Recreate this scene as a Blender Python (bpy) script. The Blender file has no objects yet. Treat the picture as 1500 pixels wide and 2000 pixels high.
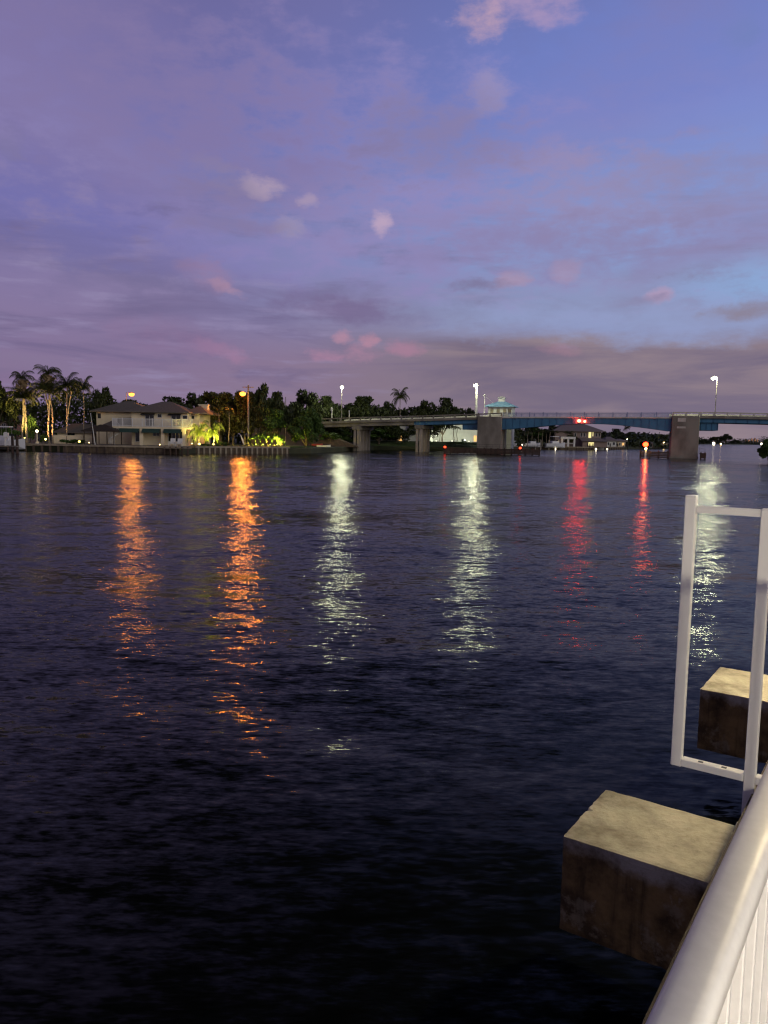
import bpy, math, random
import numpy as np
from mathutils import Vector, Matrix
random.seed(7); rng = np.random.default_rng(7)
sc = bpy.context.scene
COL = sc.collection
pi = math.pi

# ------------------------------------------------------------------ camera model (world units are metres, z=0 is the water)
H = 3.6; F = 1500.0; PITCH = math.atan(148/1500.0); ROLL = math.radians(1.0)
def ray(px, py):
    x, y, z = (px-750)/F, -(py-1000)/F, -1.0
    c, s = math.cos(ROLL), math.sin(ROLL); x, y = c*x-s*y, s*x+c*y
    a = pi/2-PITCH; c, s = math.cos(a), math.sin(a); y, z = c*y-s*z, s*y+c*z
    return x, y, z
def atY(px, py, Y):
    r = ray(px, py); t = Y/r[1]; return (r[0]*t, Y, H+r[2]*t)
def atz(px, py, zz):
    r = ray(px, py); t = (zz-H)/r[2]; return (r[0]*t, r[1]*t, zz)
def br(px, py, off=0.0):            # picture point -> (s, z) on a plane parallel to the bridge
    r = ray(px, py); d = 183*.958+off
    t = d/(r[0]*.287+r[1]*.958); X, Y = r[0]*t, r[1]*t
    return X*.958-(Y-183)*.287, H+r[2]*t
def BF(s, o, z): return (s*.958+o*.287, 183-s*.287+o*.958, z)      # bridge frame
def UF(u, v, z): return (u*.568-v*.823, u*.823+v*.568, z)          # dock frame (u along the rail, v out over the water)
def WF(x, y, z): return (x, y, z)
cam = bpy.data.cameras.new('camera'); co = bpy.data.objects.new('camera', cam); COL.objects.link(co)
cam.sensor_fit = 'VERTICAL'; cam.sensor_height = 36; cam.lens = F/2000*36
cam.clip_start = .05; cam.clip_end = 20000
co.matrix_world = Matrix.Translation((0, 0, H)) @ Matrix.Rotation(pi/2-PITCH, 4, 'X') @ Matrix.Rotation(ROLL, 4, 'Z')
sc.camera = co

# ------------------------------------------------------------------ materials
def lin(r, g, b):
    f = lambda c: (c/255/12.92) if c/255 <= .04045 else ((c/255+.055)/1.055)**2.4
    return (f(r), f(g), f(b), 1)
class NT:
    def __init__(s, tree): s.t = tree; s.n = tree.nodes; s.l = tree.links
    def new(s, typ, **kw):
        n = s.n.new(typ)
        for k, v in kw.items(): setattr(n, k, v)
        return n
    def put(s, sock, v):
        if hasattr(v, 'links') or hasattr(v, 'is_output'): s.l.new(v, sock)
        else: sock.default_value = v
    def m(s, op, a, b=None, c=None, clamp=False):
        n = s.new('ShaderNodeMath', operation=op); n.use_clamp = clamp
        for i, v in enumerate((a, b, c)):
            if v is not None: s.put(n.inputs[i], v)
        return n.outputs[0]
    def mix(s, f, a, b):
        n = s.new('ShaderNodeMix', data_type='RGBA')
        s.put(n.inputs[0], f); s.put(n.inputs[6], a); s.put(n.inputs[7], b)
        return n.outputs[2]
    def noise(s, vec, scale, detail=3, rough=.55, out=0, dist=0):
        n = s.new('ShaderNodeTexNoise'); n.inputs['Scale'].default_value = scale
        n.inputs['Detail'].default_value = detail; n.inputs['Roughness'].default_value = rough
        n.inputs['Distortion'].default_value = dist
        if vec is not None: s.l.new(vec, n.inputs['Vector'])
        return n.outputs[out]
    def smooth(s, x, a, b):
        n = s.new('ShaderNodeMapRange', interpolation_type='SMOOTHSTEP')
        s.put(n.inputs[0], x); n.inputs[1].default_value = a; n.inputs[2].default_value = b
        return n.outputs[0]
    def ramp(s, x, stops):
        n = s.new('ShaderNodeValToRGB'); e = n.color_ramp.elements
        while len(e) < len(stops): e.new(.5)
        for el, (p, c) in zip(e, stops): el.position = p; el.color = c
        s.put(n.inputs[0], x); return n.outputs[0]
    def mapping(s, vec, scale=(1, 1, 1), rot=(0, 0, 0)):
        n = s.new('ShaderNodeMapping'); n.inputs['Scale'].default_value = scale; n.inputs['Rotation'].default_value = rot
        s.l.new(vec, n.inputs['Vector']); return n.outputs[0]
def mk(name):
    m = bpy.data.materials.new(name); m.use_nodes = True
    nt = NT(m.node_tree); return m, nt, m.node_tree.nodes['Principled BSDF']
def mat(name, c1, c2=None, rough=.6, scale=2.0, metallic=0, bump=0, bscale=None, stretch=(1, 1, 1), spec=.5, detail=5):
    m, nt, b = mk(name)
    co_ = nt.new('ShaderNodeTexCoord').outputs['Object']
    v = nt.mapping(co_, stretch)
    c1 = tuple(c1)+(1,); c2 = tuple(c2)+(1,) if c2 else tuple(x*.6 for x in c1[:3])+(1,)
    n = nt.noise(v, scale, detail, .6)
    nt.l.new(nt.mix(nt.smooth(n, .3, .7), c2, c1), b.inputs['Base Color'])
    b.inputs['Roughness'].default_value = rough; b.inputs['Metallic'].default_value = metallic
    b.inputs['Specular IOR Level'].default_value = spec
    if bump:
        bn = nt.new('ShaderNodeBump'); bn.inputs['Strength'].default_value = bump; bn.inputs['Distance'].default_value = .05
        nt.l.new(nt.noise(v, bscale or scale*4, 4), bn.inputs['Height']); nt.l.new(bn.outputs[0], b.inputs['Normal'])
    return m
def emit(name, col, strength):
    m, nt, b = mk(name)
    b.inputs['Base Color'].default_value = tuple(col)+(1,)
    b.inputs['Emission Color'].default_value = tuple(col)+(1,); b.inputs['Emission Strength'].default_value = strength
    return m
def leafmat(name, c1, c2):
    m, nt, b = mk(name)
    g = nt.new('ShaderNodeNewGeometry').outputs['Position']
    n = nt.noise(g, .9, 3); oi = nt.new('ShaderNodeObjectInfo').outputs['Random']
    f = nt.m('ADD', nt.smooth(n, .3, .7), nt.m('MULTIPLY', nt.m('SUBTRACT', oi, .5), .5), clamp=True)
    nt.l.new(nt.mix(f, tuple(c1)+(1,), tuple(c2)+(1,)), b.inputs['Base Color'])
    b.inputs['Roughness'].default_value = .55; b.inputs['Specular IOR Level'].default_value = .25
    return m
M = {}
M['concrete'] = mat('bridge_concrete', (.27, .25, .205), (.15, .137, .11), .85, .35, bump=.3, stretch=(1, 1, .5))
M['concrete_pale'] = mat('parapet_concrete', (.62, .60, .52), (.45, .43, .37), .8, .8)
M['pile_concrete'] = mat('pile_concrete', (.42, .37, .30), (.24, .20, .16), .85, .7, stretch=(3, 3, .4))
M['blue'] = mat('blue_steel_paint', (.055, .20, .34), (.038, .14, .24), .5, .4)
M['blue_rail'] = mat('blue_rail_paint', (.10, .17, .36), (.08, .13, .28), .5, 1)
M['road'] = mat('road_asphalt', (.06, .06, .06), (.04, .04, .04), .9, 1)
M['timber'] = mat('dark_timber', (.075, .045, .03), (.03, .02, .014), .85, 1.5, stretch=(1, 1, .3))
M['timber_grey'] = mat('grey_timber', (.22, .18, .13), (.11, .09, .065), .85, 1.5)
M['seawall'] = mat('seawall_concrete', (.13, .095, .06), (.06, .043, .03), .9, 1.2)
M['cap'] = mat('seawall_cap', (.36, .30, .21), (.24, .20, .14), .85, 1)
M['ground'] = mat('shore_soil_grass', (.06, .062, .03), (.035, .04, .02), .95, .3)
M['paving'] = mat('terrace_paving', (.28, .23, .16), (.2, .165, .12), .9, 1)
M['dirt'] = mat('embankment_dirt', (.09, .055, .04), (.045, .033, .022), .95, .8)
M['stucco'] = mat('cream_stucco', (.74, .64, .44), (.65, .56, .38), .9, .5)
M['stucco_pink'] = mat('pink_stucco', (.28, .21, .18), (.23, .17, .15), .9, .5)
M['white_wall'] = mat('white_wall', (.70, .70, .64), (.58, .58, .53), .9, .5)
M['roof'] = mat('grey_roof_shingle', (.17, .145, .12), (.12, .10, .085), .9, 3, stretch=(1, 1, 4))
M['roof_pink'] = mat('pale_roof_tile', (.25, .20, .20), (.20, .16, .16), .9, 2)
M['roof_blue'] = mat('blue_metal_roof', (.32, .58, .80), (.26, .48, .68), .45, .6)
M['thatch'] = mat('dark_thatch', (.05, .035, .025), (.03, .02, .015), 1, 3)
M['glass'] = mat('dark_glass', (.012, .02, .024), (.008, .012, .015), .08, 1, spec=.5)
M['white'] = mat('white_paint', (.72, .71, .68), (.62, .61, .58), .45, 2)
M['boat'] = mat('white_gelcoat', (.7, .7, .72), (.6, .6, .62), .25, 1)
M['awning'] = mat('green_awning', (.02, .06, .05), (.014, .04, .035), .8, 2)
M['blind'] = mat('window_blind', (.34, .30, .2), (.22, .19, .13), .4, 3)
M['dark'] = mat('dark_metal', (.03, .028, .026), (.018, .017, .016), .5, 4)
M['galv'] = mat('galvanised_pole', (.25, .22, .2), (.18, .16, .15), .5, 2)
M['bark'] = mat('grey_bark', (.16, .12, .085), (.08, .06, .04), .95, 2, stretch=(3, 3, .5))
M['palm_bark'] = mat('palm_bark', (.33, .27, .19), (.19, .15, .10), .9, 1.5, stretch=(.4, .4, 6))
M['leaf'] = leafmat('dark_leaves', (.018, .026, .008), (.05, .062, .016))
M['leaf_green'] = leafmat('green_leaves', (.03, .06, .012), (.075, .13, .025))
M['leaf_olive'] = leafmat('olive_leaves', (.03, .032, .008), (.075, .07, .016))
M['frond'] = leafmat('palm_fronds', (.03, .04, .010), (.08, .085, .022))
M['frond_lit'] = leafmat('uplit_palm_fronds', (.07, .10, .012), (.13, .16, .02))  # brighter copy of the frond green, with the uplighting put into the colour
M['skirt'] = leafmat('dry_fronds', (.25, .17, .09), (.36, .27, .15))
M['hedge'] = leafmat('hedge_leaves', (.06, .085, .008), (.14, .15, .012))
M['grass'] = mat('mown_grass', (.055, .08, .02), (.035, .055, .014), .95, .6)
M['red_paint'] = mat('red_hull', (.35, .05, .04), (.25, .04, .03), .5, 1)

# ------------------------------------------------------------------ mesh building
class MB:
    def __init__(s): s.v = []; s.f = []
    def add(s, vs, fs):
        k = len(s.v); s.v += [tuple(p) for p in vs]; s.f += [tuple(i+k for i in f) for f in fs]; return s
    def box(s, a, b, c, fr=WF):
        vs = [fr(x, y, z) for z in c for y in b for x in a]
        return s.add(vs, [(0, 2, 3, 1), (4, 5, 7, 6), (0, 1, 5, 4), (2, 6, 7, 3), (0, 4, 6, 2), (1, 3, 7, 5)])
    def bevbox(s, a, b, c, r, fr=WF):       # box with chamfered vertical and top edges
        ring = lambda d, z: [fr(x, y, z) for x, y in ((a[0]+d, b[0]), (a[1]-d, b[0]), (a[1], b[0]+d), (a[1], b[1]-d), (a[1]-d, b[1]), (a[0]+d, b[1]), (a[0], b[1]-d), (a[0], b[0]+d))]
        top = [fr(x, y, c[1]) for x, y in ((a[0]+r*1.3, b[0]+r), (a[1]-r*1.3, b[0]+r), (a[1]-r, b[0]+r*1.3), (a[1]-r, b[1]-r*1.3), (a[1]-r*1.3, b[1]-r), (a[0]+r*1.3, b[1]-r), (a[0]+r, b[1]-r*1.3), (a[0]+r, b[0]+r*1.3))]
        vs = ring(r, c[0])+ring(r, c[1]-r)+top
        fs = [tuple(range(7, -1, -1)), tuple(range(16, 24))]
        for L in (0, 8):
            fs += [(L+i, L+(i+1) % 8, L+8+(i+1) % 8, L+8+i) for i in range(8)]
        return s.add(vs, fs)
    def tube(s, p0, p1, r0, r1=None, n=8, cap=True):
        return s.path([p0, p1], [r0, r0 if r1 is None else r1], n, cap)
    def path(s, pts, rs, n=8, cap=True):
        pts = [Vector(p) for p in pts]; vs = []; fs = []
        for i, p in enumerate(pts):
            d = (pts[min(i+1, len(pts)-1)]-pts[max(i-1, 0)]).normalized()
            a = d.cross(Vector((0, 0, 1)) if abs(d.z) < .95 else Vector((1, 0, 0))).normalized(); b = d.cross(a)
            for k in range(n):
                t = 2*pi*k/n; vs.append(p+(a*math.cos(t)+b*math.sin(t))*rs[i])
        for i in range(len(pts)-1):
            for k in range(n): fs.append((i*n+k, i*n+(k+1) % n, (i+1)*n+(k+1) % n, (i+1)*n+k))
        if cap: fs += [tuple(range(n-1, -1, -1)), tuple((len(pts)-1)*n+k for k in range(n))]
        return s.add(vs, fs)
    def lathe(s, c, prof, n=12):
        vs = []; fs = []
        for r, z in prof:
            for k in range(n): t = 2*pi*k/n; vs.append((c[0]+r*math.cos(t), c[1]+r*math.sin(t), c[2]+z))
        for i in range(len(prof)-1):
            for k in range(n): fs.append((i*n+k, i*n+(k+1) % n, (i+1)*n+(k+1) % n, (i+1)*n+k))
        fs += [tuple(range(n-1, -1, -1)), tuple((len(prof)-1)*n+k for k in range(n))]
        return s.add(vs, fs)
    def ball(s, c, r, n=10, sz=1.0):
        prof = [(max(.001, r*math.sin(pi*i/6)), -r*sz*math.cos(pi*i/6)) for i in range(7)]
        return s.lathe(c, prof, n)
    def prism(s, poly, z0, z1, fr=WF):
        n = len(poly)
        return s.add([fr(x, y, z0) for x, y in poly]+[fr(x, y, z1) for x, y in poly],
                     [tuple(range(n-1, -1, -1)), tuple(range(n, 2*n))]+[(i, (i+1) % n, n+(i+1) % n, n+i) for i in range(n)])
    def band(s, ss, top, bot, o0, o1, fr):   # a beam following a profile
        n = len(ss); vs = []
        for x in ss: vs += [fr(x, o0, bot(x)), fr(x, o1, bot(x)), fr(x, o1, top(x)), fr(x, o0, top(x))]
        fs = [(3, 2, 1, 0), tuple(4*(n-1)+k for k in range(4))]
        for i in range(n-1):
            for k in range(4): fs.append((4*i+k, 4*i+(k+1) % 4, 4*i+4+(k+1) % 4, 4*i+4+k))
        return s.add(vs, fs)
    def hip(s, x0, x1, y0, y1, z0, z1, ridge, fr=WF, t=.18, axis='x'):    # hipped roof with an eave edge
        if axis == 'x': r0, r1 = ((x0+x1)/2-ridge/2, (y0+y1)/2), ((x0+x1)/2+ridge/2, (y0+y1)/2)
        else: r0, r1 = ((x0+x1)/2, (y0+y1)/2-ridge/2), ((x0+x1)/2, (y0+y1)/2+ridge/2)
        vs = [fr(x, y, z0-t) for x, y in ((x0, y0), (x1, y0), (x1, y1), (x0, y1))]+[fr(x, y, z0) for x, y in ((x0, y0), (x1, y0), (x1, y1), (x0, y1))]+[fr(r0[0], r0[1], z1), fr(r1[0], r1[1], z1)]
        fs = [(3, 2, 1, 0)]+[(i, (i+1) % 4, 4+(i+1) % 4, 4+i) for i in range(4)]
        fs += [(4, 5, 9, 8), (5, 6, 9), (6, 7, 8, 9), (7, 4, 8)] if axis == 'x' else [(4, 5, 8), (5, 6, 9, 8), (6, 7, 9), (7, 4, 8, 9)]
        return s.add(vs, fs)
    def build(s, name, m, parent=None, smooth=False):
        me = bpy.data.meshes.new(name)
        off = Vector((0, 0, 0)); p = parent
        while p is not None: off += p.location; p = p.parent
        me.from_pydata([tuple(Vector(v)-off) for v in s.v] if parent is not None else s.v, [], s.f)
        me.materials.append(m); me.update()
        if smooth: me.polygons.foreach_set('use_smooth', [True]*len(me.polygons))
        o = bpy.data.objects.new(name, me); COL.objects.link(o)
        if parent is not None: o.parent = parent
        return o
def tag(o, label, cat, group=None):
    o['label'] = label; o['category'] = cat
    if group: o['group'] = group
    return o
def struct(o, kind='structure'): o['kind'] = kind; return o
def empty(name, loc, label, cat, group=None):
    o = bpy.data.objects.new(name, None); o.location = loc; o.empty_display_size = .3; COL.objects.link(o)
    return tag(o, label, cat, group)
def dup(root, loc, rz=0, scale=(1, 1, 1), label=None, group=None, tilt=(0, 0)):
    r = root.copy(); COL.objects.link(r); r.location = loc; r.rotation_euler = (tilt[0], tilt[1], rz); r.scale = scale
    if label: r['label'] = label
    if group: r['group'] = group
    for ch in list(root.children):
        c = ch.copy(); COL.objects.link(c); c.parent = r
        for g in ch.children:
            d = g.copy(); COL.objects.link(d); d.parent = c
    return r

# ------------------------------------------------------------------ sky
W = bpy.data.worlds.new('World'); sc.world = W; W.use_nodes = True
nt = NT(W.node_tree); bg = W.node_tree.nodes['Background']
d = nt.new('ShaderNodeTexCoord').outputs['Generated']
sep = nt.new('ShaderNodeSeparateXYZ'); nt.l.new(d, sep.inputs[0]); dx, dy, dz = sep.outputs
az = nt.m('ARCTAN2', dx, dy); el = nt.m('ARCSINE', nt.m('MAXIMUM', nt.m('MINIMUM', dz, 1.0), -1.0))
eld = nt.m('MULTIPLY', el, 180/pi/90, clamp=True)         # 0..1 = 0..90 degrees
rl = nt.ramp(eld, [(0, lin(130, 108, 134)), (.06, lin(126, 108, 144)), (.13, lin(119, 111, 158)), (.22, lin(101, 101, 158)), (.31, lin(99, 92, 140)), (.33, lin(92, 84, 134)), (.39, lin(62, 60, 80)), (.48, lin(30, 32, 38)), (1, lin(16, 18, 20))])
rr = nt.ramp(eld, [(0, lin(150, 130, 120)), (.06, lin(142, 126, 132)), (.10, lin(132, 146, 176)), (.14, lin(132, 160, 210)), (.24, lin(116, 134, 200)), (.34, lin(96, 116, 180)), (.33, lin(96, 116, 178)), (.39, lin(64, 74, 100)), (.48, lin(32, 36, 42)), (1, lin(16, 18, 20))])
base = nt.mix(nt.smooth(az, -.50, .56), rl, rr)
# twilight behind the camera: a dim warm band where the sun went down
back = nt.m('MULTIPLY', nt.smooth(dy, .1, -.8), nt.m('SUBTRACT', 1.0, nt.smooth(eld, .0, .45)))
base = nt.mix(back, base, lin(150, 136, 142))
comb = nt.new('ShaderNodeCombineXYZ'); den = nt.m('ADD', nt.m('MAXIMUM', dz, 0.0), .10)
nt.l.new(nt.m('DIVIDE', dx, den), comb.inputs[0]); nt.l.new(nt.m('DIVIDE', dy, den), comb.inputs[1])
pl = comb.outputs[0]
ae = nt.new('ShaderNodeCombineXYZ'); nt.l.new(az, ae.inputs[0]); nt.l.new(el, ae.inputs[1]); ae = ae.outputs[0]
# high soft veil
n1 = nt.noise(nt.mapping(pl, (.55, .38, 1), (0, 0, .5)), 1.0, 4, .5, dist=.4)
veil = nt.m('MULTIPLY', nt.smooth(n1, .42, .66), .70)
veilcol = nt.ramp(eld, [(0, lin(126, 110, 134)), (.2, lin(138, 126, 170)), (.33, lin(128, 118, 164)), (.40, lin(70, 66, 88)), (.5, lin(34, 34, 40)), (1, lin(18, 18, 22))])
base = nt.mix(veil, base, veilcol)
# finer streaks lower down
n2 = nt.noise(nt.mapping(ae, (4.0, 26, 1), (0, 0, -.10)), 1.0, 6, .58, dist=.6)
band = nt.m('MULTIPLY', nt.smooth(eld, .24, .13), nt.smooth(n2, .46, .70))
base = nt.mix(nt.m('MULTIPLY', band, .8), base, nt.mix(nt.smooth(az, -.2, .4), lin(104, 94, 130), lin(122, 112, 138)))
n4 = nt.noise(nt.mapping(ae, (7.0, 50, 1), (0, 0, -.12)), 1.0, 5, .6)
base = nt.mix(nt.m('MULTIPLY', nt.m('MULTIPLY', nt.smooth(eld, .2, .1), nt.smooth(n4, .50, .70)), .5), base, lin(146, 136, 172))
# long low cloud bank on the right
n3 = nt.noise(nt.mapping(ae, (3.5, 20, 1)), 1.0, 5, .55)
edge = nt.m('ADD', eld, nt.m('MULTIPLY', nt.m('SUBTRACT', n3, .5), .05))
bank = nt.m('MULTIPLY', nt.smooth(edge, .088, .072), nt.smooth(az, -.12, .12))
bcol = nt.mix(nt.smooth(n2, .35, .7), lin(110, 98, 118), lin(140, 122, 128))
base = nt.mix(nt.m('MULTIPLY', nt.m('MULTIPLY', nt.smooth(edge, .15, .09), nt.smooth(az, -.05, .3)), .6), base, lin(138, 150, 190))
base = nt.mix(nt.m('MULTIPLY', bank, .92), base, bcol)
# small puffs that still catch the last light
wn = nt.noise(ae, 26, 7, .66, out=1)
ws = nt.new('ShaderNodeSeparateXYZ'); nt.l.new(wn, ws.inputs[0])
n5 = nt.m('MULTIPLY', nt.m('SUBTRACT', nt.noise(nt.mapping(ae, (17, 36, 1), (0, 0, -.1)), 1.0, 8, .62), .5), 8.0)
waz = nt.m('ADD', az, nt.m('MULTIPLY', nt.m('SUBTRACT', ws.outputs[0], .5), .030))
wel = nt.m('ADD', el, nt.m('MULTIPLY', nt.m('SUBTRACT', ws.outputs[1], .5), .022))
puffs = [(1470, 545, 150, 40, 0, (134, 168, 212), .8), (1220, 625, 330, 36, 0, (140, 152, 192), .7), (1180, 130, 260, 90, 0, (106, 124, 192), .4), (80, 385, 190, 90, .1, (98, 100, 164), .65), (300, 470, 220, 60, .1, (112, 112, 174), .5), (850, 375, 90, 34, 0, (120, 128, 196), .55), (640, 300, 420, 150, .05, (142, 131, 178), .65), (1080, 440, 380, 110, .0, (142, 134, 176), .6), (330, 230, 330, 150, .1, (118, 107, 150), .6), (700, 480, 300, 80, 0, (136, 128, 176), .5),
    # picture x, y, half width, half height, tilt, colour, strength
    (450, 374, 110, 26, .15, (124, 114, 152), .6), (512, 364, 40, 19, .1, (176, 156, 174), .7), (432, 342, 66, 20, .3, (132, 122, 156), .55), (567, 442, 28, 20, .2, (152, 142, 170), .75), (470, 440, 90, 18, .0, (122, 112, 146), .5),
    (748, 433, 16, 19, 0, (196, 168, 186), .65), (602, 392, 15, 11, 0, (164, 146, 172), .7),
    (410, 540, 48, 24, .35, (152, 124, 156), .8), (440, 562, 34, 9, .35, (178, 140, 160), .8), (330, 560, 90, 16, .1, (112, 104, 140), .6),
    (673, 656, 15, 11, 0, (180, 134, 154), .75), (721, 659, 15, 11, 0, (180, 132, 152), .75), (706, 690, 32, 15, 0, (166, 126, 150), .7), (634, 693, 36, 11, 0, (168, 126, 152), .75), (795, 678, 36, 13, 0, (164, 122, 146), .75),
    (432, 683, 44, 12, .25, (158, 120, 150), .7), (330, 660, 90, 32, .1, (134, 110, 144), .6), (680, 605, 140, 22, .05, (112, 98, 134), .75),
    (945, 18, 44, 42, 0, (186, 154, 172), .85), (1050, 6, 70, 34, 0, (168, 144, 178), .75), (960, 188, 34, 36, .3, (150, 140, 178), .6),
    (1000, 546, 34, 14, -.2, (166, 142, 166), .75), (930, 556, 54, 11, 0, (116, 110, 142), .75), (1107, 526, 22, 17, 0, (170, 148, 176), .7),
    (1284, 577, 19, 13, 0, (176, 146, 172), .65), (1232, 590, 48, 10, -.1, (130, 124, 156), .7), (1470, 606, 80, 15, -.1, (132, 120, 134), .8), (1090, 683, 40, 10, 0, (152, 120, 136), .6),
    (1180, 380, 170, 70, .1, (146, 134, 168), .5), (850, 270, 150, 60, 0, (124, 116, 152), .55), (1400, 360, 180, 60, 0, (134, 132, 170), .5), (1150, 480, 260, 50, .03, (128, 122, 160), .5),
    (260, 540, 260, 60, .18, (112, 104, 142), .5), (1450, 60, 34, 24, 0, (110, 124, 176), .5), (15, 280, 28, 26, 0, (124, 116, 148), .4)]
for px, py, hw, hh, tilt, colr, st in puffs:
    r = ray(px, py); L = math.sqrt(sum(q*q for q in r)); a0 = math.atan2(r[0], r[1]); e0 = math.asin(r[2]/L)
    k = math.cos(math.hypot(px-750, py-852)/1500*.6); k = k*k
    ct, s_ = math.cos(tilt+ROLL), math.sin(tilt+ROLL)
    A = nt.m('SUBTRACT', waz, a0); E_ = nt.m('SUBTRACT', wel, e0)
    p_ = nt.m('MULTIPLY', nt.m('SUBTRACT', nt.m('MULTIPLY', A, ct), nt.m('MULTIPLY', E_, s_)), 1500/hw/k)
    q_ = nt.m('MULTIPLY', nt.m('ADD', nt.m('MULTIPLY', A, s_), nt.m('MULTIPLY', E_, ct)), 1500/hh/k)
    rad = nt.m('ADD', nt.m('MULTIPLY', p_, p_), nt.m('MULTIPLY', q_, q_))
    msk = nt.m('MULTIPLY', nt.smooth(nt.m('ADD', rad, n5), 2.3, -.9), st)
    base = nt.mix(msk, base, lin(*colr))
lp = nt.smooth(dz, -.02, -.3)
base = nt.mix(lp, base, lin(30, 30, 45))
nt.l.new(base, bg.inputs[0]); bg.inputs[1].default_value = 1.1
W.cycles.sampling_method = 'MANUAL'; W.cycles.sample_map_resolution = 512

# afterglow of the set sun: weak, warm, very wide, from behind the camera
sl = bpy.data.lights.new('afterglow_sun', 'SUN'); sl.energy = .72; sl.angle = math.radians(35); sl.color = (1, .93, .76)
so = bpy.data.objects.new('afterglow_sun', sl); COL.objects.link(so)
so.rotation_euler = Vector((-.62, .74, -.25)).to_track_quat('-Z', 'Y').to_euler()

# ------------------------------------------------------------------ water
m, nt, b = mk('dark_water')
pos = nt.new('ShaderNodeNewGeometry').outputs['Position']
def slope(scale, stretch, rot, detail, amp, rough=.55):
    c = nt.noise(nt.mapping(pos, stretch, (0, 0, rot)), scale, detail, rough, out=1)
    s1 = nt.new('ShaderNodeVectorMath', operation='SUBTRACT'); nt.l.new(c, s1.inputs[0]); s1.inputs[1].default_value = (.5, .5, .5)
    s2 = nt.new('ShaderNodeVectorMath', operation='MULTIPLY'); nt.l.new(s1.outputs[0], s2.inputs[0]); s2.inputs[1].default_value = (amp*1.0, amp*1.15, 0)
    return s2.outputs[0]
def vadd(a, c):
    n = nt.new('ShaderNodeVectorMath', operation='ADD'); nt.l.new(a, n.inputs[0])
    if hasattr(c, 'is_output'): nt.l.new(c, n.inputs[1])
    else: n.inputs[1].default_value = c
    return n.outputs[0]
SL = slope(.09, (.6, 1, 1), .05, 1, .14)
SL = vadd(SL, slope(.22, (.6, 1, 1), .12, 1, .13))
SL = vadd(SL, slope(.62, (.40, 1, 1), -.05, 2, .23))
SL = vadd(SL, slope(1.9, (.4, 1, 1), -.15, 2, .26))
SL = vadd(SL, slope(6.5, (.32, 1, 1), .2, 3, .52, .65))
SL = vadd(SL, slope(19, (.32, 1, 1), -.1, 3, .56, .65))
vd = nt.new('ShaderNodeVectorMath', operation='DOT_PRODUCT'); nt.l.new(pos, vd.inputs[0]); vd.inputs[1].default_value = (-.823, .568, 0)
lee = nt.m('ADD', .4, nt.m('MULTIPLY', nt.smooth(vd.outputs['Value'], 1.0, 8), .6))
sc2 = nt.new('ShaderNodeVectorMath', operation='SCALE'); nt.l.new(SL, sc2.inputs[0]); nt.l.new(lee, sc2.inputs['Scale']); SL = sc2.outputs[0]
nn = nt.new('ShaderNodeVectorMath', operation='NORMALIZE'); nt.l.new(vadd(SL, (0, 0, 1)), nn.inputs[0])
nt.l.new(nn.outputs[0], b.inputs['Normal'])
b.inputs['Base Color'].default_value = (.0015, .002, .0025, 1); b.inputs['Roughness'].default_value = .13; b.inputs['IOR'].default_value = 1.33
b.inputs['Specular IOR Level'].default_value = .09
w = MB()
R = [3, 20, 80, 300, 1200, 5000, 14000]; N = 64
vs = [(0, 0, 0)]; fs = []
for r in R:
    for k in range(N): vs.append((r*math.cos(2*pi*k/N), r*math.sin(2*pi*k/N), 0))
for k in range(N): fs.append((0, 1+k, 1+(k+1) % N))
for i in range(len(R)-1):
    for k in range(N): fs.append((1+i*N+k, 1+(i+1)*N+k, 1+(i+1)*N+(k+1) % N, 1+i*N+(k+1) % N))
w.add(vs, fs); struct(w.build('water', m))

# ------------------------------------------------------------------ land
def land(name, poly, z, m, ztop=None):
    return struct(MB().prism(poly, -2, z).build(name, m))
G = 1.25
shoreA = [(-400, 134), (-66, 134), (-55, 131.5), (-46, 129.2), (-34.5, 129.2), (-33.2, 136.5), (-18.2, 146.5), (-14.5, 150), (-12.5, 160), (-9.5, 172), (-8.5, 186), (-3, 201), (10, 205), (24, 207), (40, 236), (50, 263), (68, 268), (96, 312), (140, 390), (230, 640), (330, 900), (500, 1150), (760, 1500), (700, 2400), (-600, 2400), (-900, 600)]
land('shore_ground', shoreA, 1.0, M['ground'])
struct(MB().prism([(-120, 135), (-56, 132.4), (-46.5, 130), (-35.2, 130), (-33.8, 137), (-18.4, 147), (-22, 165), (-120, 165)], .9, G).build('terrace', M['paving']))
struct(MB().prism([(-34, 138), (-19, 148), (-15, 160), (-34, 160)], .95, G+.06).build('lawn', M['grass']))
land('far_shore_ground', [(620, 1250), (900, 1150), (2600, 1300), (2600, 2600), (900, 2600)], 1.2, M['ground'])
# sloping earth under the bridge's left end
e = MB(); e.add([(-16.5, 176, .9), (-6.2, 181, .9), (-6.2, 192, .9), (-15, 198, .9), (-18, 178, 5.4), (-17, 196, 5.4), (-30, 180, 6.2), (-28, 200, 6.2), (-30, 168, .9)],
        [(0, 1, 4), (1, 2, 5, 4), (2, 3, 5), (4, 5, 7, 6), (0, 4, 6, 8)])
struct(e.build('embankment', M['dirt']))
# grass bank beyond the bridge
e = MB(); A_ = [(-3.5, 201), (10, 204.6), (24.5, 207), (40, 236)]; B_ = [(-6, 208), (9, 212), (22, 215), (36, 242)]; C_ = [(-8, 230), (8, 232), (20, 232), (32, 250)]
e.add([(x, y, .35) for x, y in A_]+[(x, y, 2.3) for x, y in B_]+[(x, y, 2.4) for x, y in C_], [(i+j, i+j+1, i+j+5, i+j+4) for j in (0, 4) for i in range(3)])
struct(e.build('grass_bank', M['grass']))

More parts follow.
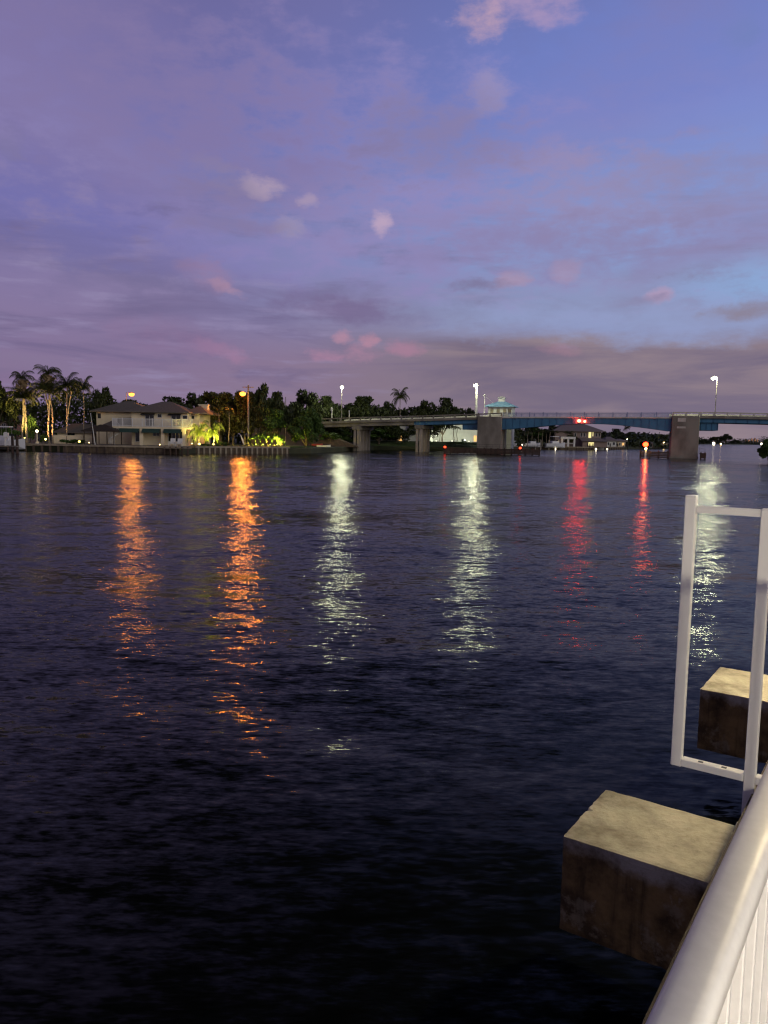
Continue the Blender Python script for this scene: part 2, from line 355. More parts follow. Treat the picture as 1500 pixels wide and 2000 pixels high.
# ------------------------------------------------------------------ plants
def rquads(P, s, flat=0.0):
    n = len(P); a = rng.normal(size=(n, 3)); a[:, 2] *= (1-flat); a /= np.linalg.norm(a, axis=1)[:, None]
    c = rng.normal(size=(n, 3)); b_ = np.cross(a, c); b_ /= np.linalg.norm(b_, axis=1)[:, None]
    sz = s*(.5+rng.random((n, 1)))
    a = a*sz; b_ = b_*sz*(.35+.3*rng.random((n, 1)))
    V = np.stack([P-a, P+b_, P+a, P-b_], 1).reshape(-1, 3)
    return V
def quadmesh(name, V, m, parent=None):
    n = len(V)//4; me = bpy.data.meshes.new(name)
    me.vertices.add(4*n); me.vertices.foreach_set('co', V.astype(np.float32).ravel())
    me.loops.add(4*n); me.loops.foreach_set('vertex_index', np.arange(4*n, dtype=np.int32))
    me.polygons.add(n); me.polygons.foreach_set('loop_start', np.arange(0, 4*n, 4, dtype=np.int32))
    me.materials.append(m); me.update(calc_edges=True)
    o = bpy.data.objects.new(name, me); COL.objects.link(o)
    if parent is not None: o.parent = parent
    return o
def crownpts(w_, h0, h1, n, lumps):
    """points in clumps over a lobed canopy of width w_, from height h0 to h1"""
    pts = []; cen = []
    for k in range(lumps):
        t = 2*pi*rng.random(); r = w_/2*math.sqrt(rng.random())*.80; zz = rng.random()
        top = h0+(h1-h0)*(1-(2*r/w_)**2*.75)
        cen.append((r*math.cos(t), r*math.sin(t), h0+(top-h0)*(.25+.72*zz**.6), w_*(.10+.09*rng.random())))
    for k in range(n):
        c = cen[rng.integers(lumps)]; q = rng.normal(size=3); q /= np.linalg.norm(q); q *= c[3]*(.55+.5*rng.random())
        q[2] *= .72; pts.append((c[0]+q[0], c[1]+q[1], min(c[2]+q[2], h1)))
    return np.array(pts), cen
def make_tree(w_, h_, trunk_h, n, lumps, leaf, lm, name='broadleaf_tree', shrub=False):
    root = bpy.data.objects.new(name, None); COL.objects.link(root)
    P, cen = crownpts(w_, trunk_h*.75 if not shrub else .1*h_, h_, n, lumps)
    quadmesh('crown', rquads(P, leaf), lm, root)
    t = MB()
    if not shrub:
        t.path([(0, 0, -.3), (.1, 0, trunk_h*.5), (0, .1, trunk_h)], [.035*h_, .026*h_, .02*h_], 8)
    else: t.tube((0, 0, -.2), (0, 0, .3*h_), .05, .04, 6)
    for c in cen[:10]: t.path([(0, .05, trunk_h*.8), (c[0]*.45, c[1]*.45, trunk_h+(c[2]-trunk_h)*.45), (c[0], c[1], c[2])], [.014*h_, .009*h_, .003*h_], 5)
    t.build('trunk' if not shrub else 'stem', M['bark'], root)
    return root
def place(proto, used, x, y, z, sx, sz, rz, label, cat, group=None, tilt=(0, 0)):
    if id(proto) not in used:
        used[id(proto)] = 1; o = proto
        o.location = (x, y, z); o.rotation_euler = (tilt[0], tilt[1], rz); o.scale = (sx, sx, sz)
    else: o = dup(proto, (x, y, z), rz, (sx, sx, sz), tilt=tilt)
    tag(o, label, cat, group)
    if not group and 'group' in o: del o['group']
    return o
USED = {}
TR = [(make_tree(10, 9, 3, 5200, 26, .34, M['leaf']), 10, 9), (make_tree(9, 9, 2.6, 5200, 22, .34, M['leaf_olive']), 9, 9), (make_tree(11, 8, 2.2, 6000, 30, .32, M['leaf']), 11, 8), (make_tree(8, 10, 2.8, 5000, 20, .36, M['leaf_green']), 8, 10)]
SH = (make_tree(6, 6, 1, 6500, 26, .22, M['leaf_green'], 'mangrove', True), 6, 6)
HD = (make_tree(3, 2, .4, 1800, 14, .14, M['leaf_green'], 'shrub', True), 3, 2)
def tree(k, px, top, Y, wpx, label, z=1.0, cat='tree', group=None, rz=None):
    p, w0, h0 = (TR+[SH, HD])[k]
    x, _, zt = atY(px, top, Y); wd = wpx*Y/1500
    return place(p, USED, x, Y, z, wd/w0, (zt-z)/h0, random.random()*6 if rz is None else rz, label, cat, group)
def make_palm(h_, lean, nf, fl, droop, name='coconut_palm', fm='frond', skirt=False, r=.12, up=.9):
    root = bpy.data.objects.new(name, None); COL.objects.link(root)
    n = 9; pts = [(lean*(i/n)**1.7, .12*math.sin(i*.9), h_*i/n) for i in range(n+1)]; pts[0] = (0, 0, -.2)
    MB().path(pts, [r*1.5]+[r*(1.1-.45*i/n) for i in range(1, n+1)], 8).build('trunk', M['palm_bark'], root)
    c = Vector(pts[-1]); V = []
    for k in range(nf):
        a = 2*pi*k/nf*1.0+random.uniform(-.25, .25)+(k % 2)*.3; el0 = random.uniform(-.25, up) if k % 3 else random.uniform(.6, 1.35)
        L = fl*random.uniform(.8, 1.1); dirh = Vector((math.cos(a), math.sin(a), 0)); side = Vector((-math.sin(a), math.cos(a), 0))
        p = c.copy(); e_ = el0; st = 12; step = L/st; prev = p.copy()
        for i in range(st):
            q = p+(dirh*math.cos(e_)+Vector((0, 0, math.sin(e_))))*step
            V += [p-side*.03, q-side*.02, q+side*.02, p+side*.03]
            t = i/st; ll = fl*.30*(math.sin(pi*min(1, t*.9+.12))**.6)
            for sg in (-1, 1):
                for j in (0, .5):
                    o_ = p.lerp(q, j); tip = o_+side*sg*ll*random.uniform(.65, .95)+dirh*ll*.35+Vector((0, 0, -ll*(droop*.75+random.uniform(-.1, .2))))
                    V += [o_, o_+dirh*step*.16, tip, o_-dirh*step*.16]
            p = q; e_ -= droop*(.10+.14*t)*1.15
    quadmesh('crown', np.array([tuple(v) for v in V]), M[fm], root)
    if skirt:
        P = np.array([(c.x+random.gauss(0, .35), c.y+random.gauss(0, .35), c.z-.5-random.random()*1.6) for _ in range(240)])
        quadmesh('dry_fronds', rquads(P, .4), M['skirt'], root)
    return root
PM = [(make_palm(9, .8, 24, 3.0, .85, up=1.25), 9, 3.0), (make_palm(10, -.6, 17, 2.6, 1.0, up=1.2, skirt=True, r=.14), 10, 2.6), (make_palm(7.5, .3, 26, 3.2, .8, up=1.25), 7.5, 3.2), (make_palm(1.4, .1, 16, 3.0, 1.0, 'garden_palm', 'frond_lit', up=1.2), 1.4, 3.0), (make_palm(10, .2, 22, 2.1, .9, r=.12), 10, 2.1)]
def palm(k, px, base, top, Y, frond_px, label, z=1.2, rz=None, group='palms along the far bank', tilt=(0, 0), cat='palm tree'):
    """crown centre at picture height top; frond length in picture pixels"""
    p, h0, f0 = PM[k]
    x, _, zt = atY(px, top, Y); s = frond_px*Y/1500/f0
    return place(p, USED, x, Y, z, s, (zt-z)/h0, random.random()*6 if rz is None else rz, label, cat, group, tilt)

# trees of the left bank, left to right
tree(0, -8, 742, 141, 74, 'dark tree cut by the picture edge, left of the tall palms')
tree(0, 205, 757, 172, 66, 'dark rounded tree between the tall palms and the left orange street lamp', group='trees behind the house')
tree(1, 258, 776, 176, 84, 'olive tree lit amber right behind the left orange street lamp', group='trees behind the house')
tree(2, 330, 777, 180, 110, 'low dark tree seen over the roof ridge of the two storey house', group='trees behind the house')
tree(0, 376, 768, 172, 80, 'dark tree behind the chimney of the two storey house', group='trees behind the house')
tree(1, 430, 760, 158, 110, 'broad olive tree between the chimney and the right orange street lamp', group='trees behind the house')
tree(1, 477, 758, 154.5, 70, 'olive tree lit amber by the right orange street lamp beside it', group='trees behind the house')
tree(0, 516, 750, 156, 62, 'tallest dark tree, just right of the amber lit wooden pole', group='trees behind the house')
tree(2, 545, 768, 158, 56, 'dark tree behind the thin pole at the bridge approach', group='trees behind the house')
tree(0, 592, 762, 190, 92, 'wide dark tree behind the bridge approach, left of the first white bridge lamp', group='trees behind the bridge')
tree(2, 640, 776, 196, 66, 'sloping dark tree just left of the first white bridge lamp pole', group='trees behind the bridge')
tree(2, 716, 776, 208, 104, 'dome shaped dark tree just right of the first white bridge lamp', group='trees behind the bridge')
tree(0, 756, 784, 214, 50, 'small dark tree between the dome shaped tree and the lone palm', group='trees behind the bridge')
tree(0, 830, 782, 222, 64, 'dark tree just right of the lone palm over the bridge', group='trees behind the bridge')
tree(2, 866, 779, 222, 70, 'dark bushy tree left of the tall bright bridge lamp', group='trees behind the bridge')
tree(0, 917, 797, 240, 34, 'small tree top just left of the tall bright bridge lamp', group='trees behind the bridge')
tree(3, 740, 838, 206, 66, 'green tree under the bridge between the two pile bents', group='trees under the bridge')
tree(0, 775, 832, 209, 50, 'dark tree with bare leaning trunks under the bridge by the orange wall', group='trees under the bridge')
tree(3, 655, 834, 205, 66, 'leafy green tree under the bridge left of the first pile bent', group='trees under the bridge', z=1.6)
# shrubs in front
tree(4, 598, 797, 153, 68, 'big rounded green mangrove at the water where the bridge begins', cat='shrub', z=.3)
tree(3, 535, 798, 155, 60, 'bushy green tree behind the glowing hedge', z=1.2, group='garden trees')
tree(1, 505, 792, 155, 58, 'olive tree behind the left end of the glowing hedge', z=1.2, group='garden trees')
tree(1, 455, 800, 156, 64, 'dark olive tree between the house and the bare palm trunks', z=1.2, group='garden trees')
tree(4, 1503, 856, 136, 40, 'dark mangrove cut by the right picture edge', cat='shrub', z=-.1)
for px, wd, tp, lab in [(890, 40, 862, 'shrub on the grass bank left of the red fender lamp'), (830, 36, 860, 'shrub on the grass bank behind the second pile bent'), (775, 40, 866, 'shrub on the grass bank under the leaning trunks'), (915, 36, 865, 'shrub against the concrete pier on the grass bank')]:
    tree(5, px, tp, 209, wd, 'low green '+lab, cat='shrub', z=1.6, group='shrubs on the grass bank')
struct(quadmesh('background_woods', rquads(np.array([(x+random.gauss(0, 1.5), 200+random.random()*14, .8+(7.4+2.0*math.sin(x*.13)+(2.5 if x < -75 else 0)+1.3*math.sin(x*.37+1))*random.random()**.7) for x in np.linspace(-150, -12, 30000)]+[(x+random.gauss(0, 1.5), 206+.45*(x+30)+random.random()*8+9, .8+(10.0+1.3*math.sin(x*.3)+.8*math.sin(x*.83+1)-(3.0 if x > 27 else 0))*random.random()**.7) for x in np.linspace(-32, 42, 20000)]), .5), M['leaf']), 'stuff')['label'] = 'dark mass of woods behind the house'
tree(5, 645, 842, 177, 44, 'green bush growing on the earth slope under the bridge end', cat='shrub', z=2.2)
tree(5, 668, 850, 188, 40, 'low green bush on the earth slope beside the first pile bent', cat='shrub', z=1.2)
# palms left
palm(1, 50, 0, 737, 140, 29, 'tall slim palm with pale dry skirt, leftmost above the boat', rz=.4)
palm(1, 93, 0, 728, 141, 33, 'tallest palm of the left clump with pale dry skirt', rz=2.2)
palm(2, 42, 0, 773, 139, 42, 'short palm with uplit golden trunk beside the boat', rz=1)
palm(2, 49, 0, 775, 139.4, 38, 'short palm whose uplit golden trunk crosses its twin', rz=3.4)
palm(0, 94, 0, 757, 138, 42, 'palm with dense crown and lower trunk lit orange by the garden lamp', rz=2.4)
palm(0, 101, 0, 766, 138.6, 38, 'leaning grey palm right of the orange lit trunk', rz=2.9, tilt=(0, -.06))
palm(2, 128, 0, 752, 140, 32, 'palm with yellowish crown left of the last palm by the garden wall', rz=.5)
palm(0, 126, 0, 760, 141, 30, 'second palm with bent trunk behind the yellowish crowned palm', rz=.2, tilt=(0, .05))
palm(2, 162, 0, 757, 142, 22, 'rightmost small palm of the left clump beside the house roof', rz=1.2)
palm(2, 18, 0, 795, 143, 34, 'dark low palm behind the white boat', rz=4)
tree(5, 38, 838, 140.5, 44, 'yellow green uplit shrub behind the twin golden palm trunks', cat='shrub', z=1.2)
tree(5, 58, 806, 141.5, 34, 'tall broad green shrub right of the twin golden palm trunks', cat='shrub', z=1.2)
tree(5, 8, 832, 142, 50, 'dark shrub behind the white boat at the picture edge', cat='shrub', z=1.2)
tree(5, 86, 848, 137.5, 18, 'small shrub lit orange at the foot of the orange lit palm', cat='shrub', z=1.2)
tree(5, 142, 857, 136, 60, 'low dark hedge below the garden wall', cat='shrub', z=1.2)
tree(5, 436, 862, 141.5, 30, 'low dark shrub right of the uplit young palms', cat='shrub', z=1.2)
tree(5, 402, 866, 140.5, 22, 'low green shrub between the two uplit young palms', cat='shrub', z=1.2)
# garden palms
palm(3, 388, 0, 846, 139, 27, 'uplit young palm at the right corner of the house', z=G, rz=.3, group='uplit garden palms')
palm(3, 418, 0, 845, 140, 26, 'uplit young palm standing right of the one at the house corner', z=G, rz=2, group='uplit garden palms')
palm(4, 447, 0, 801, 145, 16, 'bare trunked slim palm in the garden right of the uplit young palms', z=G, rz=1, group='slim garden palms')
palm(4, 428, 0, 803, 148, 14, 'fainter slim palm behind the uplit young palms', z=G, rz=2, group='slim garden palms')
palm(2, 781, 0, 775, 216, 21, 'lone palm standing against the sky above the bridge deck', z=2, rz=1)
palm(2, 860, 0, 834, 213, 15, 'palm with drooping fronds before the floodlit white building', z=2.2, rz=2, group='palms before the white building')
palm(4, 887, 0, 834, 214, 14, 'slim palm before the floodlit white building, nearer the pier', z=2.2, rz=4, group='palms before the white building')
palm(4, 893, 0, 836, 214.5, 13, 'slim palm leaning beside the one nearest the pier', z=2.2, rz=4.6, group='palms before the white building', tilt=(0, .03))

# ------------------------------------------------------------------ lamps
E_OR = emit('sodium_glow', (1, .36, .05), 3.2); E_WH = emit('white_lamp_glow', (.97, 1, .70), 9); E_RED = emit('red_beacon_glow', (1, .03, .012), 150)
E_WARM = emit('warm_lamp_glow', (1, .66, .22), 12); E_YEL = emit('yellow_uplight_glow', (1, .80, .16), 6); E_DOT = emit('far_lamp_glow', (1, .85, .6), 8); E_WIN = emit('lit_window', (1, .85, .35), .9); E_ORWIN = emit('orange_lit_wall_panel', (1, .55, .18), .9)
E_REDM = emit('red_marker_glow', (1, .05, .015), 5)
def spot(par, loc, target, watts, colr, cone=110):
    l = bpy.data.lights.new('spot', 'SPOT'); l.energy = watts; l.color = colr; l.spot_size = math.radians(cone); l.spot_blend = .6; l.shadow_soft_size = .1
    o = bpy.data.objects.new('spot_light', l); COL.objects.link(o); o.parent = par; o.location = Vector(loc)-par.location
    o.rotation_euler = (Vector(target)-Vector(loc)).to_track_quat('-Z', 'Y').to_euler(); return o
def street_lamp(base, head, Em, label, arm, group, polemat='galv', r=.09, hr=.42, watts=0, white=0):
    t = empty('street_lamp', base, label, 'street lamp', group)
    hx, hy, hz = head
    top = (base[0], base[1], hz+.25)
    MB().tube(base, top, r, r*.65, 10).build('pole', M[polemat], t)
    MB().path([top, ((top[0]+hx)/2, (top[1]+hy)/2, hz+.42), (hx, hy, hz+.36)], [r*.5, r*.45, r*.4], 6).build('arm', M[polemat], t)
    hd = MB().lathe((hx, hy, hz+.12), [(hr*1.05, .1), (hr*.9, .2), (hr*.3, .3)], 10).build('lamp_head', M['galv'], t)
    MB().ball((hx, hy, hz), hr, 12, .75).build('bulb', Em, hd)
    if white:
        l = bpy.data.lights.new('street_lamp_light', 'POINT'); l.energy = white; l.color = (.97, 1, .62); l.shadow_soft_size = .85
        o = bpy.data.objects.new('street_lamp_light', l); COL.objects.link(o); o.parent = t; o.location = Vector((hx, hy-hr*1.5, hz-.15))-t.location
    if watts:
        for kind, w_, loc in (('SPOT', watts, (hx, hy-hr*1.35, hz-.05)), ('POINT', watts*.12, (hx, hy-hr*1.5, hz-.3))):
            l = bpy.data.lights.new('sodium_lamp', kind); l.energy = w_; l.color = (1, .29, .03); l.shadow_soft_size = .6
            if kind == 'SPOT': l.spot_size = math.radians(165); l.spot_blend = .3
            o = bpy.data.objects.new('sodium_lamp', l); COL.objects.link(o); o.parent = t; o.location = Vector(loc)-t.location
            o.rotation_euler = Vector((0, -1, -.35)).to_track_quat('-Z', 'Y').to_euler()
    return t
x, y, z = atY(257, 770, 161)
street_lamp((x-1.1, y, 1), (x, y, z), E_OR, 'street lamp glowing orange over the left wing of the house', 1, 'orange street lamps', watts=2100, hr=.6)
x, y, z = atY(474, 769, 150)
street_lamp((x+1.0, y+.4, 1), (x, y, z), E_OR, 'street lamp glowing orange against the trees right of the house', 1, 'orange street lamps', watts=4300, hr=.62)
xp, yp, zp = atY(485, 752, 151)
t = empty('utility_pole', (xp, yp, 1), 'wooden utility pole lit amber beside the right orange street lamp', 'utility pole')
MB().tube((xp, yp, 1), (xp, yp, zp), .2, .15, 10).build('pole', M['palm_bark'], t); MB().box((xp-1.1, xp+1.1), (yp-.27, yp-.17), (zp-.5, zp-.36)).build('crossarm', M['timber_grey'], t)
x, y, z = atY(558, 775, 160)
t = empty('signal_pole', (x, y, 1), 'thin pole with a white signal box at the bridge approach', 'pole')
MB().tube((x, y, 1), (x, y, z), .09, .07, 8).build('pole', M['pile_concrete'], t); xb, yb, zb = atY(552, 813, 159.8); MB().bevbox((xb-.3, xb+.3), (yb-.2, yb+.2), (zb-.45, zb+.45), .05).build('signal_box', M['white'], t)
MB().tube((xb, yb, zb-.2), (x, y, zb-.2), .04).build('bracket', M['galv'], t)
def bridge_lamp(hp, bp, off, label, polemat, r, hr, arm_s):
    s_, z_ = br(hp[0], hp[1], off); s2, z2 = br(bp[0], bp[1], off)
    return street_lamp(BF(s2, off, z2-.3), BF(s_, off, z_), E_WH, label, arm_s, 'white street lamps on the bridge', polemat, r, hr, white=3400)
bridge_lamp((668, 756), (667, 819), .7, 'white street lamp on a brown pole, leftmost on the bridge', 'galv', .09, .42, 1)
bridge_lamp((928, 753), (930, 809), 8.5, 'white street lamp on a thick brightly lit pole left of the bridge tender house', 'white', .32, .42, 1)  # white pole paint stands in for the strong lamplight on this pole
bridge_lamp((1393, 739), (1396, 816), .7, 'white street lamp on the bridge right of the right pier', 'galv', .1, .44, 1)

# ------------------------------------------------------------------ bridge
bt = empty('drawbridge', BF(-17, 0, 0), 'long drawbridge with blue steel girders and concrete piers crossing the water', 'bridge')
ss_ = [-60, -40, -17, -8, 7, 22, 30, 46, 63.6, 72, 82, 120, 200]; zz_ = [6.4, 6.9, 7.6, 8.0, 8.5, 9.1, 9.5, 9.75, 9.8, 9.85, 9.7, 9.2, 8.2]
ztop = lambda s: float(np.interp(s, ss_, zz_))
seg = lambda a, c, st=2.5: list(np.linspace(a, c, max(2, int(abs(c-a)/st)+1)))
BW = 10.0
d = MB()
for a, c in ((-60, 21.99), (69.12, 200)):
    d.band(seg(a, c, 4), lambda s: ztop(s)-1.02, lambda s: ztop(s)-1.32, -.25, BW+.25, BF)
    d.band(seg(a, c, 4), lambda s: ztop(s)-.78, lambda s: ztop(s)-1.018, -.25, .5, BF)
d.build('deck', M['concrete'], bt)
d = MB(); 
for a, c in ((-60, 21.99), (69.12, 200)): d.band(seg(a, c, 4), lambda s: ztop(s)-1.01, lambda s: ztop(s)-1.016, .5, BW-.3, BF)
d.build('roadway', M['road'], bt)
for a, c in ((-60, 21.95), (22.05, 27.5), (63.65, 69.1), (69.12, 200)):
    d = MB(); d.band(seg(a, c), lambda s: ztop(s), lambda s: ztop(s)-.26, -.2, .1, BF)
    n = max(1, round((c-a)/2.55))
    for k in range(n+1):
        s0 = a+.16+(c-a-.32)*k/n; d.box((s0-.16, s0+.16), (-.19, .11), (ztop(s0)-.8, ztop(s0)-.262), BF)
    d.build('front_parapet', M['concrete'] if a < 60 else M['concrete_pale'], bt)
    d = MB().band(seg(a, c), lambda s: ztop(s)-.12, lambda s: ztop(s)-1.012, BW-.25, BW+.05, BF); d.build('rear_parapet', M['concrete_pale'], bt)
for o in (.3, 3.2, 6.3, BW-.7):
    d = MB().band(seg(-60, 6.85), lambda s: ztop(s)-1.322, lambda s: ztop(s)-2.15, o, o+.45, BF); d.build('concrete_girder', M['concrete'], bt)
    for a, c in ((6.95, 21.95), (69.2, 200)):
        d = MB().band(seg(a, c), lambda s: ztop(s)-1.322, lambda s: ztop(s)-2.2, o, o+.3, BF)
        if o < 1:
            for s0 in np.arange(a+.5, c, 2.2): d.box((s0-.04, s0+.04), (o-.12, o-.002), (ztop(s0)-2.18, ztop(s0)-1.34), BF)
        d.build('steel_girder', M['blue'], bt)
for sc_, zc in ((-7.0, 5.9), (8.4, 6.35)):
    cap = MB().box((sc_-1.15, sc_+.75), (-.5, BW+.3), (zc-.85, zc), BF).build('bent_cap', M['concrete'], bt)
    for k in range(5):
        o = .2+k*2.35
        for dsx in ((-.65, .2) if k == 0 else (-.2,)): MB().box((sc_+dsx-.28, sc_+dsx+.28), (o-.28, o+.28), (-2, zc-.852), BF).build('pile', M['pile_concrete'], cap)
for a, c, zt in ((22.0, 27.5, 9.0), (63.6, 69.1, 9.1)):
    p = MB().bevbox((a, c), (-.5, 3.4), (-2, ztop((a+c)/2)-.81), .08, BF)
    p.box((a-.12, c+.12), (-.62, 3.5), (-2, .45), BF); p.build('pier', M['concrete'], bt)
    MB().bevbox((a+.3, c-.3), (7.2, 10.4), (-2, 5.9 if a < 30 else 7), .08, BF).build('rear_pier', M['concrete'], bt)
    MB().box((a+.02, c-.02), (3.42, BW+.2), (ztop(a)-1.35, ztop(a)-1.0), BF).build('pier_deck', M['concrete'], bt)
MB().box((64.75, 66.35), (-.53, -.503), (7.75, 8.55), BF).build('pier_plaque', M['concrete_pale'], bt)
MB().box((64.65, 66.4), (-.53, -.503), (6.35, 6.75), BF).build('pier_plaque', M['concrete_pale'], bt)
for (a, c, zb, zt) in ((18.3, 21.95, 5.45, 6.88), (69.15, 72.9, 6.0, 7.6)):
    d = MB().box((a, c), (.9, 9.2), (zb, zt), BF)
    for s0 in np.arange(a+.4, c, 1.1): d.box((s0-.05, s0+.05), (.78, .898), (zb+.02, zt-.1), BF)
    d.build('counterweight', M['blue'], bt)
# bascule span
sp = MB()
gb = lambda s: float(np.interp(s, [27.6, 31, 35.5, 39, 43, 46.5, 50, 53, 57.2, 60, 63.6], [5.65, 6.0, 6.42, 6.82, 7.12, 7.26, 7.2, 7.02, 6.6, 6.25, 5.75]))
gt = lambda s: float(np.interp(s, [27.6, 45, 63.6], [8.12, 8.3, 8.4]))
sp.band(seg(27.55, 63.55, 1.5), lambda s: gt(s)+.32, lambda s: gt(s)+.02, -.1, BW+.1, BF)
bas = sp.build('bascule_deck', M['concrete_pale'], bt)
for o in (.15, 3.3, 6.4, 9.5):
    d = MB().band(seg(27.55, 45.48, 1.2), gt, gb, o, o+.25, BF).band(seg(45.56, 63.55, 1.2), gt, gb, o, o+.25, BF)
    if o < 1:
        for s0 in np.arange(28.4, 63.4, 1.62): d.box((s0-.04, s0+.04), (o-.1, o-.002), (gb(s0)+.05, gt(s0)-.05), BF)
        d.band(seg(27.55, 63.55, 1.2), lambda s: gb(s)-.002, lambda s: gb(s)-.1, o-.12, o+.37, BF)
    d.build('bascule_girder', M['blue'], bas)
for o in (0, BW):
    d = MB()
    for h_ in (.98, .70, .42, .14):
        d.band(seg(27.6, 63.5, 3), lambda s: gt(s)+.32+.38*(1 if 0 else 1)*h_/1.0+h_*.62+.05, lambda s: gt(s)+.32+h_*1.0-.0, o-.03, o+.03, BF)
    for s0 in np.linspace(27.7, 63.4, 13): d.box((s0-.05, s0+.05), (o-.05-.03, o+.05), (gt(s0)-.35, gt(s0)+1.36), BF)
    for s0 in np.linspace(27.8, 63.3, 220): d.box((s0-.012, s0+.012), (o-.012, o+.012), (gt(s0)+.4, gt(s0)+1.3), BF)
    d.build('bascule_railing', M['blue_rail'], bas)
# small things on the deck
for px, y0, y1, box, lab in [(647, 796, 818, 1, 'white sign post with a small box left on the bridge parapet'), (681, 801, 816, 0, 'short white marker post just right of the leftmost bridge lamp'), (605, 803, 815, 0, 'short white marker post at the start of the bridge approach')]:
    s_, zt = br(px, y0, -.1); z0 = ztop(s_)-.78
    o = empty('marker_post', BF(s_, .3, z0), lab, 'post', 'white posts on the bridge approach')
    MB().tube(BF(s_, .3, z0), BF(s_, .3, zt), .09, .09, 8).build('post', M['white'], o)
    if box: MB().bevbox((s_-.22, s_+.22), (.1, .28), (zt-.8, zt+.05), .04, BF).build('sign_box', M['white'], o)
# tender house
of = 14.0
def ts(px, py): return br(px, py, of)
s0, s1 = ts(953, 800)[0], ts(1001, 800)[0]; ze = ts(975, 793)[1]; zp = ts(977, 781.5)[1]; zf = ts(975, 816)[1]
th = empty('tender_house', BF(s0, of, zf), 'cream bridge tender house with light blue hipped roof and white cupola', 'building')
MB().bevbox((s0, s1), (of, of+5), (zf-9.5, ze-.12), .1, BF).build('wall', M['white_wall'], th)
rf = MB().hip(s0-.75, s1+.75, of-.75, of+5.75, ze, zp, .8, BF).build('roof', M['roof_blue'], th)
for k in range(11):
    d = MB()
    sq = s0-.6+(s1-s0+1.2)*k/10; mid = (s0+s1)/2; t_ = 1-abs(sq-mid)/((s1-s0)/2+.75)
    d.tube(BF(sq, of-.75, ze+.02), BF(mid+(sq-mid)*.5 if t_ > .3 else sq, of-.75+3.25*min(1, t_)*.95, ze+(zp-ze)*min(1, t_)*.95+.03), .03, .03, 4)
    d.build('roof_seam', M['roof_blue'], rf)
cu = MB(); mid = (s0+s1)/2
cu.box((mid-.75, mid+.75), (of+1.75, of+3.25), (zp-.35, zp+.55), BF); cu.hip(mid-1.0, mid+1.0, of+1.5, of+3.5, zp+.68, zp+1.1, .2, BF, .12)
cu.build('cupola', M['white'], rf)
for k, f0 in enumerate((.10, .36, .62, .82)):
    a = s0+(s1-s0)*f0; wn_ = MB().box((a, a+.75), (of-.06, of-.002), (ze-1.9, ze-.55), BF).build('window', M['blind'] if k != 3 else M['timber_grey'], th)
    MB().box((a-.06, a+.81), (of-.1, of-.062), (ze-.55, ze-.47), BF).build('window_head', M['white'], wn_); MB().box((a-.06, a+.81), (of-.1, of-.062), (ze-1.98, ze-1.9), BF).build('window_sill', M['white'], wn_)
d = MB()
for h_ in (.5, 1.0): d.tube(BF(s0-1, of-1.2, zf+h_), BF(s1+1, of-1.2, zf+h_), .04)
for sq in np.linspace(s0-1, s1+1, 8): d.tube(BF(sq, of-1.2, zf-.1), BF(sq, of-1.2, zf+1.0), .04)
d.build('balcony_railing', M['white'], th); MB().box((s0-1.1, s1+1.1), (of-1.3, of-.01), (zf-.25, zf-.05), BF).build('balcony', M['concrete_pale'], th)
s_, zt = br(947, 770, 12); t = empty('mast', BF(s_, 12, 7.9), 'white mast with crossarm and guy wire beside the tender house', 'mast')
MB().tube(BF(s_, 12, 5.0), BF(s_, 12, zt), .14, .09, 8).build('pole', M['white'], t); MB().tube(BF(s_-.5, 12, zt-.35), BF(s_+.5, 12, zt-.35), .06).ball(BF(s_, 12, zt-.2), .16, 8).build('crossarm', M['white'], t)
MB().tube(BF(s_, 12, zt-.3), BF(s0+1.5, of, ze+.5), .025, .025, 5).build('guy_wire', M['white'], t)
# a white lamp hidden on the roadway side lights the tender house in the photograph: the deck lamp above does it
# fenders
def fender(s0, s1, o0, o1, zt, label, rail):
    t = empty('timber_fender', BF(s0, o0, 0), label, 'fender', 'timber fenders round the piers')
    for z_ in np.linspace(.25, zt, 4): MB().box((s0, s1), (o0-.12, o0+.12), (z_-.14, z_+.14), BF).build('wale', M['timber'], t)
    MB().box((s0+.1, s1-.1), (o0+.4, o1), (zt-.1, zt+.08), BF).build('catwalk', M['timber'], t)
    n = max(1, int((s1-s0)/1.5))
    for k in range(n+1):
        s_ = s0+.2+(s1-s0-.4)*k/n
        MB().tube(BF(s_, o0+.26, -2), BF(s_, o0+.26, zt+.25+.12*random.random()), .17, .15, 8).build('pile', M['timber'], t)
    if rail:
        d = MB().tube(BF(s0, o1-.1, zt+1.0), BF(s1, o1-.1, zt+1.0), .025).tube(BF(s0, o1-.1, zt+.5), BF(s1, o1-.1, zt+.5), .02)
        for s_ in np.linspace(s0, s1, n+1): d.tube(BF(s_, o1-.1, zt), BF(s_, o1-.1, zt+1.0), .03)
        d.build('railing', M['dark'], t)
    return t
s0, s1 = br(866, 880, -5)[0], br(1055, 880, -5)[0]
fender(s0, s1, -5, -2.2, 1.15, 'long dark timber fender with catwalk around the left pier', True)
s2, s3 = br(1249, 890, -5)[0], br(1306, 890, -5)[0]
fender(s2, s3, -5, -2.2, 1.25, 'short dark timber fender left of the right pier', True)
s4, s5 = br(1364, 888, -1)[0], br(1379, 888, -1)[0]
fender(s4+.3, s5, -1, 1.5, 1.1, 'stub of timber fender right of the right pier', True)
